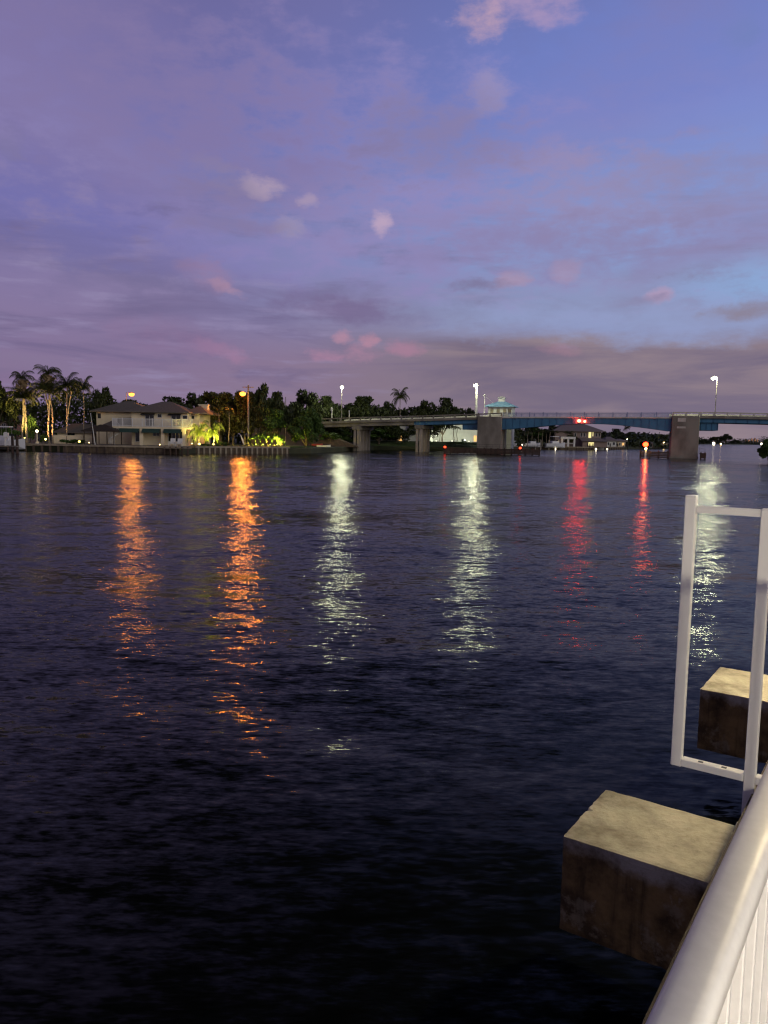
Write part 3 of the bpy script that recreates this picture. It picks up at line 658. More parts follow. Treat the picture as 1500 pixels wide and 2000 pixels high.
def beacon(f, px, py, off, zb, label, r=.27, post=True, Em=None, hang=False):
    s_, z_ = br(px, py, off)
    t = empty('beacon', BF(s_, off, zb), label, 'beacon', 'red navigation lights')
    if post: MB().tube(BF(s_, off, zb), BF(s_, off, z_-r*1.4), .06, .05, 8).build('post', M['galv'], t)
    if hang: MB().tube(BF(s_, off, z_+r), BF(s_, off, zb), .04, .04, 8).build('hanger', M['dark'], t)
    MB().lathe(BF(s_, off, z_), [(r*.9, -r*1.4), (r*1.0, -r*.9)], 10).lathe(BF(s_, off, z_), [(r*1.0, r*.9), (r*.6, r*1.4)], 10).build('lamp_housing', M['dark'], t)
    MB().ball(BF(s_, off, z_), r, 12, .88).build('lens', Em or E_RED, t)
beacon(0, 869, 873, -5.3, 1.3, 'red navigation light on the left end of the long fender', Em=E_REDM)
beacon(0, 1016, 875, -5.3, 1.3, 'red navigation light on the long fender right of the left pier', Em=E_REDM)
beacon(0, 1131, 822, -.35, 8.4, 'left red light of the pair hung at mid span', post=False, hang=True, r=.34)
beacon(0, 1142, 823, -.35, 8.4, 'right red light of the pair hung at mid span', post=False, hang=True, r=.26)
beacon(0, 1261, 868, -5.4, 1.4, 'red navigation light on the short fender by the right pier', r=.55, Em=emit('fender_beacon_glow', (1, .022, .005), 26))
s_, z_ = br(1261, 880, -5.3)
t = empty('marker_light', BF(s_, -5.3, 0), 'pale glowing marker board below the red light on the short fender', 'marker'); MB().box((s_-.18, s_+.18), (-5.42, -5.3), (.1, 1.95), BF).build('board', M['white'], t)
MB().ball(BF(s_, -5.75, 2.0), .24, 8).build('lens', emit('marker_glow', (1, .6, .2), 30), t)

# ------------------------------------------------------------------ left bank: seawalls
def seawall(pts, label, zc, pile_sp, pilem, base_m, cat='seawall'):
    t = empty('seawall', (pts[0][0], pts[0][1], 0), label, cat)
    w_, c_ = MB(), MB(); allp = []
    for (x0, y0), (x1, y1) in zip(pts, pts[1:]):
        L = math.hypot(x1-x0, y1-y0); ux, uy = (x1-x0)/L, (y1-y0)/L
        fr = lambda a, o, z, x0=x0, y0=y0, ux=ux, uy=uy: (x0+a*ux+o*uy, y0+a*uy-o*ux, z)
        w_.box((0, L), (-.25, 0), (-2, zc-.3), fr); c_.box((-.1, L+.1), (-.4, .25), (zc-.3, zc), fr)
        n = int(L/pile_sp)
        for k in range(n): allp.append((fr, (k+.5)*L/n))
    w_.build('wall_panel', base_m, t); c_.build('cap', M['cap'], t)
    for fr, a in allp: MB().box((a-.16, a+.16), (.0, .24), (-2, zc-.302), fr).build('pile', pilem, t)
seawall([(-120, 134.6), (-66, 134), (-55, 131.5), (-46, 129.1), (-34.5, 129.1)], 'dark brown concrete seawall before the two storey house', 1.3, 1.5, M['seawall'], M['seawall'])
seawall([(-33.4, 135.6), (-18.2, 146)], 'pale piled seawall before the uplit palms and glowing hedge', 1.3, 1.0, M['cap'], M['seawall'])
o = empty('dock', (-36, 128.6, 0), 'small dark timber landing before the house at the seawall corner', 'dock')
xa = atY(321, 875, 127.5)[0]; xb = atY(371, 875, 127.5)[0]
MB().box((xa, xb), (126.6, 128.65), (.95, 1.12)).build('deck', M['timber_grey'], o)
for q in np.linspace(xa+.2, xb-.2, 5): MB().tube((q, 126.8, -2), (q, 126.8, 1.25), .16, .15, 8).build('pile', M['timber'], o)

# ------------------------------------------------------------------ two storey house
YH = 141.0
hx = lambda px: atY(px, 840, YH)[0]
hz = lambda px, py: atY(px, py, YH)[2]
ht = empty('house', (hx(310), YH, G), 'two storey cream house with grey hipped roofs and a long white balcony', 'house')
zE = hz(310, 806.5); zB = hz(300, 834)
XL, XR = hx(257), hx(368)
MB().box((XL, XR), (YH, YH+11), (G, zE)).box((XR, hx(384)), (YH+2.5, YH+11), (G, zE-.05)).build('wall', M['stucco'], ht)
rf = MB().hip(hx(247), hx(372), YH-1.1, YH+12, zE+.22, hz(322, 782), 1.6).build('roof', M['roof'], ht)
MB().hip(hx(352), hx(403), YH+1.4, YH+12.2, zE+.12, hz(360, 790), 3.2, axis='y').build('roof', M['roof'], ht)
cx0, cx1 = hx(373), hx(391)
ch = MB().box((cx0, cx1), (YH+6, YH+7.4), (zE, hz(382, 789))).box((cx0-.12, cx1+.12), (YH+5.88, YH+7.52), (hz(382, 789)+.002, hz(382, 787))).build('chimney', M['stucco'], rf)
# rear left wing
XA, XBb = atY(180, 803, 150)[0], atY(257, 803, 150)[0]; zA = atY(215, 805, 150)[2]
MB().box((XA+.8, XBb+2), (150, 159), (G, zA)).build('wing_wall', M['stucco'], ht)
MB().hip(XA-.2, XBb+4, 149, 160, zA+.2, atY(242, 783, 154)[2], 1.2).build('wing_roof', M['roof'], ht)
wq = MB().box((atY(191, 811, 150)[0], atY(197, 811, 150)[0]), (149.94, 149.998), (atY(194, 817, 150)[2], atY(194, 807, 150)[2])).build('window', M['glass'], ht)
# lower roof between
xl, xr = atY(186, 830, 146)[0], XL-.05
MB().add([(xl, 144.5, hz(200, 838)), (xr, 144.5, hz(250, 838)), (xr, 149.9, hz(250, 812)), (xl+3, 149.9, hz(200, 814)), (xl, 144.5, G), (xr, 144.5, G)], [(0, 1, 2, 3)]).build('lower_roof', M['roof'], ht)
MB().box((xl+.5, xr), (145.2, 149.8), (G, hz(220, 838.5))).build('garage_wall', M['stucco'], ht)
# balcony
XB0, XB1 = hx(229), hx(383); yb0 = YH-2.6
MB().box((XB0, XB1), (yb0, YH-.01), (zB-.32, zB)).build('balcony', M['stucco'], ht)
bal = MB(); zr = hz(300, 818.5)
bal.box((XB0, XB1), (yb0, yb0+.09), (zr-.09, zr)).box((XB0, XB1), (yb0+.01, yb0+.08), (zB+.12, zB+.19)).box((XB0, XB0+.09), (yb0+.092, YH), (zr-.09, zr))
for q in np.arange(XB0+.1, XB1-.05, .19): bal.box((q, q+.06), (yb0+.02, yb0+.07), (zB+.002, zr-.092))
for q in np.arange(yb0+.3, YH, .19): bal.box((XB0+.02, XB0+.07), (q, q+.06), (zB+.002, zr-.092))
for q in np.linspace(XB0, XB1-.16, 9): bal.box((q, q+.16), (yb0-.03, yb0+.12), (zB+.003, zr+.08))
bal.build('balcony_railing', M['white'], ht)
for px in (284, 325, 366): q = hx(px); MB().box((q-.28, q+.28), (yb0+.1, yb0+.66), (G, zB-.322)).build('column', M['stucco'], ht)
def win(x0, x1, y0, y1, Yw, n=2, kind='window', em=None, par=None, fm='white'):
    p0 = atY(x0, y1, Yw); p1 = atY(x1, y0, Yw)
    wd = MB().box((p0[0], p1[0]), (Yw-.05, Yw-.002), (p0[2], p1[2])).build(kind, em or M['glass'], par or ht)
    f = MB(); t_ = .07
    f.box((p0[0]-t_, p1[0]+t_), (Yw-.09, Yw-.052), (p1[2], p1[2]+t_)).box((p0[0]-t_, p1[0]+t_), (Yw-.09, Yw-.052), (p0[2]-t_, p0[2]))
    for k in range(n+1): xq = p0[0]+(p1[0]-p0[0])*k/n; f.box((xq-t_/2, xq+t_/2), (Yw-.088, Yw-.053), (p0[2]+.002, p1[2]-.002))
    f.build('frame', M[fm], wd); return wd
win(284, 301, 811, 832, YH, 2, 'sliding_door'); win(335, 353, 811, 832, YH, 2, 'sliding_door'); win(308, 316, 809, 815, YH, 1); win(357, 366, 812, 818, YH, 1); win(374, 380, 812, 818, YH+2.5, 1)
win(247, 256, 842, 862, YH+.0, 1, 'door') if False else None
win(265, 280, 842, 862, YH, 2, 'sliding_door'); win(299, 312, 842, 851, YH, 2); win(329, 357, 843, 862, YH, 4, 'sliding_door'); win(370, 377, 844, 858, YH+2.5, 1, 'door')
for x0, x1 in ((277, 304), (330, 355)):
    p = hx(x0), hx(x1); MB().add([(p[0], YH-.002, hz(300, 807.5)), (p[1], YH-.002, hz(300, 807.5)), (p[1], YH-.8, hz(300, 810)), (p[0], YH-.8, hz(300, 810)), (p[0], YH-.8, hz(300, 811)), (p[1], YH-.8, hz(300, 811))], [(0, 1, 2, 3), (3, 2, 5, 4)]).build('upper_awning', M['dark'], ht)
for x0, x1 in ((243, 281), (287, 321), (328, 362)):
    p = hx(x0), hx(x1); zt_ = zB-.33; MB().add([(p[0], yb0+.05, zt_), (p[1], yb0+.05, zt_), (p[1], yb0-.5, zt_-.5), (p[0], yb0-.5, zt_-.5), (p[1], yb0-.5, zt_-.72), (p[0], yb0-.5, zt_-.72)], [(0, 1, 2, 3), (3, 2, 4, 5)]).build('awning', M['awning'], ht)
# spiral stair
sx, sy = hx(230), YH-1.9
st = MB(); nst = 16; hh = zB-G
for k in range(nst):
    a = 2.6+k*.36; z_ = G+hh*(k+1)/nst; c_, s_ = math.cos(a), math.sin(a)
    st.add([(sx, sy, z_), (sx+c_*1.0-s_*.2, sy+s_*1.0+c_*.2, z_), (sx+c_*1.0+s_*.2, sy+s_*1.0-c_*.2, z_), (sx, sy, z_-.06), (sx+c_*1.0-s_*.2, sy+s_*1.0+c_*.2, z_-.06), (sx+c_*1.0+s_*.2, sy+s_*1.0-c_*.2, z_-.06)], [(0, 1, 2), (5, 4, 3), (1, 4, 5, 2), (0, 3, 4, 1), (2, 5, 3, 0)])
    st.tube((sx+c_, sy+s_, z_), (sx+c_, sy+s_, z_+.95), .03, .03, 4)
pts = [(sx+math.cos(2.6+k*.36), sy+math.sin(2.6+k*.36), G+hh*(k+1)/nst+.95) for k in range(nst)]
st.path(pts, [.045]*nst, 5); pts2 = [(p[0], p[1], p[2]-1.0) for p in pts]; st.path(pts2, [.09]*nst, 5); st.tube((sx, sy, G), (sx, sy, zB+.9), .09)
st.build('spiral_stair', M['white'], ht)
# garden wall left
q0, q1 = atY(104, 862, 140)[0], atY(160, 862, 140)[0]
t = tag(MB().box((q0, q1), (140, 140.3), (G, atY(130, 851, 140)[2])).box((q0-.05, q1+.05), (139.94, 140.36), (atY(130, 851, 140)[2]+.002, atY(130, 850, 140)[2])).build('garden_wall', M['stucco']), 'low cream garden wall between the palms and the gazebo', 'wall')
ht2 = empty('house', (-66, 152, G), 'low cream house with grey roof behind the garden wall', 'house')
q0, q1 = atY(112, 850, 150)[0], atY(185, 850, 150)[0]
MB().box((q0, q1), (150, 156), (G, atY(140, 845, 150)[2])).build('wall', M['stucco'], ht2)
MB().hip(q0-.6, q1+.6, 149.3, 157, atY(140, 844, 150)[2], atY(140, 827, 152)[2], 4).build('roof', M['roof'], ht2)
MB().box((q0+2, q0+3.4), (149.94, 149.998), (G+.9, G+2)).build('window', M['glass'], ht2)
ht3 = empty('house', (-80, 152, G), 'pinkish house glimpsed behind the dark low palm at the picture edge', 'house')
q0, q1 = atY(-40, 850, 152)[0], atY(26, 850, 152)[0]
MB().box((q0, q1), (152, 162), (G, atY(0, 822, 152)[2])).build('wall', M['stucco_pink'], ht3); MB().hip(q0-.7, q1+.7, 151, 163, atY(0, 821, 152)[2], atY(0, 808, 155)[2], 4).build('roof', M['roof'], ht3)
win(4, 11, 828, 846, 152, 2, par=ht3)
# gazebo
q0, q1 = atY(160, 840, 136)[0], atY(227, 840, 136)[0]; ze = atY(190, 841, 136)[2]; zp = atY(190, 829, 138)[2]
gz = empty('gazebo', ((q0+q1)/2, 138, G), 'open gazebo with dark peaked roof left of the spiral stair', 'gazebo')
MB().hip(q0, q1, 135.4, 140.4, ze, zp, 1.0).build('roof', M['thatch'], gz)
for a in (q0+.4, (q0+q1)/2, q1-.4):
    for bq in (135.9, 139.8): MB().tube((a, bq, G), (a, bq, ze-.19), .1, .09, 8).build('post', M['timber'], gz)
x, y, z = atY(186, 862, 134); x2, _, z2 = atY(177, 808, 134)
t = empty('flag_pole', (x, y, G), 'slanting white pole before the gazebo', 'pole'); MB().tube((x, y, G-.2), (x2, y, z2), .07, .04, 8).ball((x2, y, z2+.05), .07, 6).build('pole', M['white'], t)
# terrace furniture
def chair(name, x, y, z, s, m, label, cat, group, rz):
    t = empty(name, (x, y, z), label, cat, group)
    B = lambda: MB()
    B().box((x-.32*s, x+.32*s), (y-.35*s, y+.35*s), (z+.34*s, z+.42*s)).build('seat', M[m], t)
    d_ = B(); d_.add([(x-.32*s, y+.3*s, z+.42*s), (x+.32*s, y+.3*s, z+.42*s), (x+.36*s, y+.62*s, z+1.08*s), (x-.36*s, y+.62*s, z+1.08*s), (x-.32*s, y+.36*s, z+.42*s), (x+.32*s, y+.36*s, z+.42*s), (x+.36*s, y+.68*s, z+1.08*s), (x-.36*s, y+.68*s, z+1.08*s)], [(0, 1, 2, 3), (7, 6, 5, 4), (0, 4, 5, 1), (3, 2, 6, 7), (1, 5, 6, 2), (0, 3, 7, 4)]); d_.build('backrest', M[m], t)
    for sg in (-1, 1):
        B().box((x+sg*.38*s-.06*s, x+sg*.38*s+.06*s), (y-.4*s, y+.35*s), (z+.58*s, z+.62*s)).build('armrest', M[m], t)
        for yy in (-.34, .3): B().box((x+sg*.36*s-.03*s, x+sg*.36*s+.03*s), (y+yy*s-.04*s, y+yy*s+.04*s), (z, z+.578*s)).build('leg', M[m], t)
    return t
for px, lab in ((336, 'white terrace chair left of the other, below the balcony'), (350, 'white terrace chair right of the other, below the balcony')):
    x, y, z = atY(px, 866, 134); chair('terrace_chair', x, y, G, 1.25, 'white', lab, 'chair', 'white chairs on the terrace', 0)
for k, px in enumerate((493, 502, 513, 525, 535)):
    x, y, z = atY(px, 869, 146.5)
    chair('garden_chair', x, y, G+.06, 1.2, 'timber', 'dark wooden garden chair before the glowing hedge, '+['leftmost of five', 'second from the left', 'middle one of five', 'second from the right', 'rightmost of five'][k], 'chair', 'dark chairs before the hedge', 0)
# glowing hedge and its uplights
for k, (px, wd, tp) in enumerate([(497, 30, 849), (510, 33, 843), (524, 34, 840), (537, 32, 842), (548, 22, 848)]):
    pr = HD; x, _, zt = atY(px, tp, 148.6)
    o = place(pr[0], USED, x, 148.6, G, wd*148/1500/pr[1], (zt-G)/pr[2], k*1.3, 'bright yellow green hedge bush, '+['leftmost of the row behind the chairs', 'second from the left in the row behind the chairs', 'tallest, in the middle of the row behind the chairs', 'second from the right in the row behind the chairs', 'small one ending the row on the right'][k], 'shrub', 'hedge bushes behind the garden chairs')
    o.name = 'hedge_bush'
def uplight(x, y, z, r, Em, label, group, cat='garden light', h_=.25):
    t = empty('garden_light', (x, y, z), label, cat, group)
    MB().lathe((x, y, z), [(r*1.2, 0), (r*.5, .05), (r*.4, h_), (r*1.0, h_+.02)], 8).build('base', M['dark'], t)
    MB().ball((x, y, z+h_+r*.9), r, 8, .8).build('lens', Em, t)
    return t
for k, px in enumerate((500, 514, 528, 541)):
    x, y, z = atY(px, 869, 147.5)
    o = uplight(x, y, G+.06, .1, E_YEL, 'yellow spot light on the lawn lighting the hedge, '+['first from the left', 'second from the left', 'third from the left', 'last on the right'][k], 'spot lights under the hedge'); spot(o, (x, y, G+.5), (x, y+1.6, G+1.8), 5200, (1, .85, .10), 150)
for px, py, Y, r, Em, lab in [(389, 866, 136.9, .22, E_YEL, 'brightest yellow spot light under the young palm at the house corner'), (417, 866, 138.2, .17, E_YEL, 'yellow spot light under the right uplit young palm'), (375, 864, 137.3, .1, E_WARM, 'small amber path light just left of the brightest spot light'),
                             (312, 866, 131, .1, E_WARM, 'small amber path light on the terrace before the house'), (174, 862, 131.5, .09, E_WARM, 'small amber path light below the slanting pole'), (155, 861, 131.8, .2, E_YEL, 'yellow diamond shaped garden light on the seawall left of the slanting pole'),
                             (48, 853, 136, .12, E_YEL, 'spot light at the foot of the golden twin palms'), (89, 856, 135.5, .16, E_WARM, 'amber garden light at the foot of the orange lit palm')]:
    x, y, z = atY(px, py, Y); o = uplight(x, y, G, r, Em, lab, 'garden lights along the left bank', h_=max(.15, z-G-.3))
    if px in (389, 417): spot(o, (x, y, G+.6), (x, y+1.5, G+3), 4200, (1, .82, .2), 130)
    if px in (48, 89): spot(o, (x, y, G+.4), (x+(.3 if px == 48 else .5), y+2.6, G+6), 17000, (1, .72, .22) if px == 48 else (1, .5, .16), 100)
x, y, z = atY(72, 842, 135)
t = empty('garden_lantern', (x, y, G), 'brightest white lantern on a short post left of the orange lit palm', 'lantern')
MB().lathe((x, y, G), [(.35, 0), (.3, .3), (.12, .4), (.1, z-G-.3), (.2, z-G-.22)], 10).build('post', M['stucco'], t); MB().ball((x, y, z), .22, 10).build('globe', emit('lantern_glow', (1, .72, .4), 14), t); MB().lathe((x, y, z), [(.28, .2), (.05, .5)], 8).build('lantern_cap', M['dark'], t)
# leaning board
x, y, z = atY(477, 868, 145); x2, _, z2 = atY(469, 850, 145)
t = MB(); t.path([(x, y, z-.1), ((x*.7+x2*.3), y+.1, z+.4), ((x+x2)/2, y+.3, (z+z2)/2), (x2, y+.5, z2)], [.06, .16, .17, .05], 8); tag(t.build('paddle_board', M['white']), 'white paddle board leaning on the lawn by the seawall', 'board')
x, y, z = atY(632, 875, 172)
t = empty('rowing_boat', (x, y, .6), 'small white and red boat pulled up beside the mangrove under the bridge', 'boat')
def hull(cx, cy, z0, L, Wd, Hh, yaw):
    m_ = MB(); n = 9; vs = []
    for i in range(n):
        t_ = i/(n-1); w_ = Wd/2*(1-max(0, (t_-.45)/.55)**2.2); lift = Hh*.3*max(0, t_-.5)**2*4
        for o_, z_ in ((-w_, Hh+lift), (-w_*.75, Hh*.3+lift*.3), (0, lift*.25), (w_*.75, Hh*.3+lift*.3), (w_, Hh+lift)):
            a = (t_-.5)*L; vs.append((cx+a*math.cos(yaw)-o_*math.sin(yaw), cy+a*math.sin(yaw)+o_*math.cos(yaw), z0+z_))
    fs = [(i*5+k, (i+1)*5+k, (i+1)*5+k+1, i*5+k+1) for i in range(n-1) for k in range(4)]+[(i*5, i*5+4, (i+1)*5+4, (i+1)*5) for i in range(n-1)]+[(0, 1, 2, 3, 4)]
    return m_.add(vs, fs)
hull(x, y, .85, 3.2, 1.2, .5, .3).build('hull', M['boat'], t); hull(x-1.5, y+1.2, 1.1, 2.6, 1.0, .5, .5).build('cover', M['red_paint'], t)
# motor boat at the left
x, y, z = atY(30, 868, 134.5)
def motorboat(x, y, L, yaw, label, group=None, tower=True, z0=.0, nm='motor_boat'):
    t = empty(nm, (x, y, z0), label, 'boat', group); c_, s_ = math.cos(yaw), math.sin(yaw)
    fr = lambda a, o, z: (x+a*c_-o*s_, y+a*s_+o*c_, z)
    hull(x, y, z0-.25, L, L*.3, L*.2, yaw).build('hull', M['boat'], t); zd = z0-.25+L*.2
    MB().bevbox((-L*.2, L*.16), (-L*.1, L*.1), (zd+.002, zd+L*.11), .1, fr).build('cabin', M['boat'], t)
    d_ = MB(); d_.box((L*.10, L*.165), (-L*.085, L*.085), (zd+L*.112, zd+L*.15), fr); d_.build('windscreen', M['glass'], t)
    if tower:
        d_ = MB()
        for a in (-L*.17, L*.1):
            for o_ in (-L*.09, L*.09): d_.tube(fr(a, o_, zd+L*.1), fr(a*.9, o_, zd+L*.30), .04, .04, 5)
        d_.build('hardtop_frame', M['galv'], t); MB().bevbox((-L*.2, L*.13), (-L*.11, L*.11), (zd+L*.3, zd+L*.325), .04, fr).build('hardtop', M['boat'], t)
    MB().bevbox((-L*.56, -L*.502), (-.2, .2), (z0+.1, zd+.35), .06, fr).build('outboard', M['dark'], t)
    return t
motorboat(x-.2, 133.0-1.6, 7.5, -.18, 'white motor boat with hardtop moored at the far left', z0=.5)
for px, tp, lab in ((24, 851, 'left mooring pile of the pair before the white boat'), (33, 849, 'right mooring pile of the pair before the white boat')):
    x, y, z = atY(px, tp, 118 if px > 30 else 119); t = empty('mooring_pile', (x, y, 0), lab, 'pile', 'mooring piles at the far left')
    MB().path([(x, y, -2), (x, y, z-.15), (x, y, z)], [.22, .2, .12], 10).build('shaft', M['timber'], t); MB().lathe((x, y, 1.0), [(.24, 0), (.24, .12)], 10).build('band', M['galv'], t)
x, y, z = atY(6, 872, 127); t = empty('jetty', (x, y, 0), 'small jetty with white service post at the left picture edge', 'jetty')
MB().box((x-4, x+1), (y, y+4), (.75, .95)).build('deck', M['timber_grey'], t); MB().box((x-.25, x+.05), (y+1, y+1.3), (.952, 3.2)).box((x-.35, x+.35), (y+.9, y+1.4), (2.3, 3.1)).build('service_post', M['white'], t)
for q in (-3.5, .7): MB().tube((x+q, y+.2, -2), (x+q, y+.2, 1.0), .16).build('pile', M['timber'], t)

# ------------------------------------------------------------------ beyond the bridge
Yb = 226
t = empty('building', atY(885, 862, Yb)[:2]+(2,), 'large plain white building, floodlit, seen under the blue girder', 'building')
q0, q1 = atY(838, 850, Yb)[0], atY(960, 850, Yb)[0]; zt = atY(880, 822, Yb)[2]
MB().box((q0, q1), (Yb, Yb+16), (1, zt)).build('wall', M['white_wall'], t); MB().box((q0-.3, q1+.3), (Yb-.3, Yb+16.3), (zt+.002, zt+.4)).build('roof', M['white'], t)
win(901, 910, 857, 864, Yb, 1, par=t, fm='white')
win(925, 931, 851, 862, Yb, 1, par=t, em=E_ORWIN)
zl = atY(905, 842, Yb)[2]
for px, lab in ((850, 'left wall lamp'), (880, 'middle wall lamp'), (912, 'right wall lamp')):
    x = atY(px, 842, Yb)[0]; o = empty('wall_flood_light', (x, Yb-6, 2.3), 'small flood light on the grass before the white building, '+lab.split()[0]+' of three', 'flood light', 'flood lights before the white building')
    MB().lathe((x, Yb-6, 2.3), [(.2, 0), (.06, .08), (.06, .3)], 8).build('base', M['dark'], o)
    MB().ball((x, Yb-6, 2.55), .16, 8).build('lens', emit('flood_glow', (1, .95, .7), 2), o); spot(o, (x, Yb-6, 2.9), (x, Yb, 5.5), 420, (.92, 1, .72), 140)
t = empty('building', atY(800, 862, 222)[:2]+(2,), 'two storey pinkish white building with balconies and one amber wall under the bridge', 'building')
q0, q1 = atY(779, 850, 222)[0], atY(846, 850, 222)[0]; zt = atY(810, 826, 222)[2]
MB().box((q0, q1), (222, 229), (1, zt)).build('wall', M['white_wall'], t); MB().box((q0-.4, q1+.8), (221.2, 229.4), (zt+.002, zt+.3)).build('roof', M['white'], t)
for py in (851,): MB().box((atY(787, py, 222)[0], atY(800, py, 222)[0]), (220.8, 221.99), (atY(790, py, 222)[2], atY(790, py-1.5, 222)[2])).build('balcony', M['white'], t)
MB().box((atY(846, 853, 222)[0], atY(855, 853, 222)[0]), (221, 223.5), (atY(850, 853, 222)[2], atY(850, 851.6, 222)[2])).build('balcony', M['white'], t)
win(777.5, 786, 848, 864, 222, 1, par=t, em=E_ORWIN, kind='lit_door'); win(837, 843, 842, 849, 222, 1, par=t)
win(790, 798, 840, 847, 222, 2, par=t); win(806, 812, 842, 849, 222, 2, par=t)
# houses along the channel beyond the span
t = empty('house', atY(1130, 868, 282)[:2]+(1,), 'big pink two storey house with pale roof and a lit window under the bridge span', 'house')
q0, q1 = atY(1085, 850, 282)[0], atY(1174, 850, 282)[0]; ze = atY(1140, 843, 282)[2]
MB().box((q0, q1), (282, 296), (1, ze)).build('wall', M['stucco_pink'], t); MB().hip(q0-1.2, q1+1.2, 280.6, 297.5, ze+.2, atY(1110, 827, 288)[2], 7).build('roof', M['roof_pink'], t)
win(1149, 1155, 844, 855, 282, 1, par=t, em=E_WIN); win(1157, 1159, 844, 852, 282, 1, par=t, em=E_WIN)
for a in (1122, 1134, 1140, 1163, 1169): win(a, a+3.4, 846, 853, 282, 1, par=t)
ql, qr = atY(1138, 860, 278)[0], atY(1186, 860, 278)[0]
MB().box((ql, qr), (278, 281.95), (1, atY(1150, 862, 278)[2])).build('porch_wall', M['stucco_pink'], t); MB().add([(ql-.5, 277, atY(1150, 862, 278)[2]+.05), (qr+.5, 277, atY(1150, 862, 278)[2]), (qr-1.5, 281.99, atY(1150, 855, 278)[2]), (ql-.5, 281.99, atY(1150, 855, 278)[2])], [(0, 1, 2, 3)]).build('porch_roof', M['roof_pink'], t)
win(1149, 1160, 864, 870, 278, 2, par=t, em=E_WIN, kind='lit_window')
t = empty('gatehouse', atY(1102, 865, 270)[:2]+(1,), 'white arched loggia left of the big pink house', 'pavilion')
q0, q1 = atY(1098, 860, 270)[0], atY(1122, 860, 270)[0]; z0, z1 = 1.0, atY(1110, 853, 270)[2]
for q in (q0, (q0+q1)/2, q1): MB().box((q-.3, q+.3), (270, 270.6), (z0, z1-.8)).build('column', M['white'], t)
MB().box((q0-.4, q1+.4), (269.9, 273), (z1-.798, z1)).build('roof', M['white'], t); MB().box((q0+.31, q1-.31), (270.1, 270.2), (z0+1.2, z0+1.35)).build('railing', M['white'], t)
for (px0, px1, pe, pp, Y, mm, lab) in [(1184, 1204, 861, 853, 300, 'white_wall', 'small pale gabled house right of the big pink house'), (1206, 1222, 862, 857, 318, 'stucco', 'low cream house left of the dock lamp beyond the span'), (1243, 1276, 866, 858, 350, 'stucco_pink', 'low pinkish house behind the red fender light'), (1278, 1304, 866, 860, 380, 'stucco', 'low house at the left edge of the right pier')]:
    t = empty('house', atY((px0+px1)/2, 870, Y)[:2]+(1,), lab, 'house', 'small houses along the channel')
    q0, q1 = atY(px0, 860, Y)[0], atY(px1, 860, Y)[0]; ze = atY(px0, pe, Y)[2]
    MB().box((q0, q1), (Y, Y+8), (1, ze)).build('wall', M[mm], t); MB().hip(q0-.7, q1+.7, Y-.8, Y+9, ze+.15, atY(px0, pp, Y+4)[2], (q1-q0)*.4).build('roof', M['roof_pink'], t)
    win(px0+3, px0+6, pe+3, pe+8, Y, 1, par=t); win(px1-7, px1-3, pe+3, pe+8, Y, 1, par=t, em=E_ORWIN if px0 == 1206 else None)
# trees and palms there
for k, px, tp, Y, wd, lab in [(0, 1010, 833, 284, 40, 'dark tree just right of the left pier beyond the channel'), (3, 1042, 830, 286, 48, 'green tree behind the moored boats beyond the span'), (0, 1078, 829, 288, 46, 'dark tree left of the big pink house'), (1, 1116, 848, 272, 26, 'small tree against the left side of the big pink house'),
                              (2, 1200, 838, 352, 44, 'rounded dark tree behind the small gabled house'), (0, 1181, 842, 340, 26, 'dark tree at the right end of the big pink house'), (2, 1236, 844, 372, 40, 'dark tree right of the slim palm beyond the span'), (1, 1262, 846, 392, 32, 'brownish tree above the red fender light'), (0, 1292, 848, 410, 36, 'dark tree touching the left edge of the right pier'),
                              (0, 1376, 857, 800, 26, 'dark far tree against the right edge of the right pier'), (1, 1398, 852, 840, 26, 'far tree above the white shore light'), (2, 1418, 848, 850, 26, 'tallest rounded tree of the far right shore'), (0, 1436, 859, 1000, 24, 'low far tree right of the tallest far tree')]:
    tree(k, px, tp, Y, wd, lab, group='trees on the channel banks')
for k, (px, tp) in enumerate([(1024, 843), (1031, 841), (1039, 843), (1052, 842), (1060, 840), (1068, 844), (1074, 842), (1084, 843)]):
    palm(4, px, 0, tp, 270+(k % 3), 10, 'slim palm behind the boats beyond the span, '+['first', 'second', 'third', 'fourth', 'fifth', 'sixth', 'seventh', 'last'][k]+' from the left', group='palms behind the moored boats')
palm(2, 1223, 0, 836, 340, 9, 'slim palm rising above the trees beyond the span')
palm(2, 1113, 0, 846, 271, 13, 'palm before the big pink house')
struct(quadmesh('far_treeline', rquads(np.concatenate([np.array([(a[0]+(b_[0]-a[0])*q+random.gauss(0, 4), a[1]+(b_[1]-a[1])*q+random.gauss(0, 4), .6+hh_*(.7+.4*math.sin(q*40+a[0]))*random.random()**.7) for q in np.linspace(0, 1, 2600)]) for a, b_, hh_ in (((52, 292), (110, 345), 5.5), ((110, 345), (160, 430), 6), ((160, 430), (420, 1050), 8), ((420, 1050), (690, 1420), 9), ((690, 1420), (1050, 2000), 14), ((20, 240), (52, 292), 6))]), 1.0), M['leaf']), 'stuff')['label'] = 'dark treeline along the far channel bank'
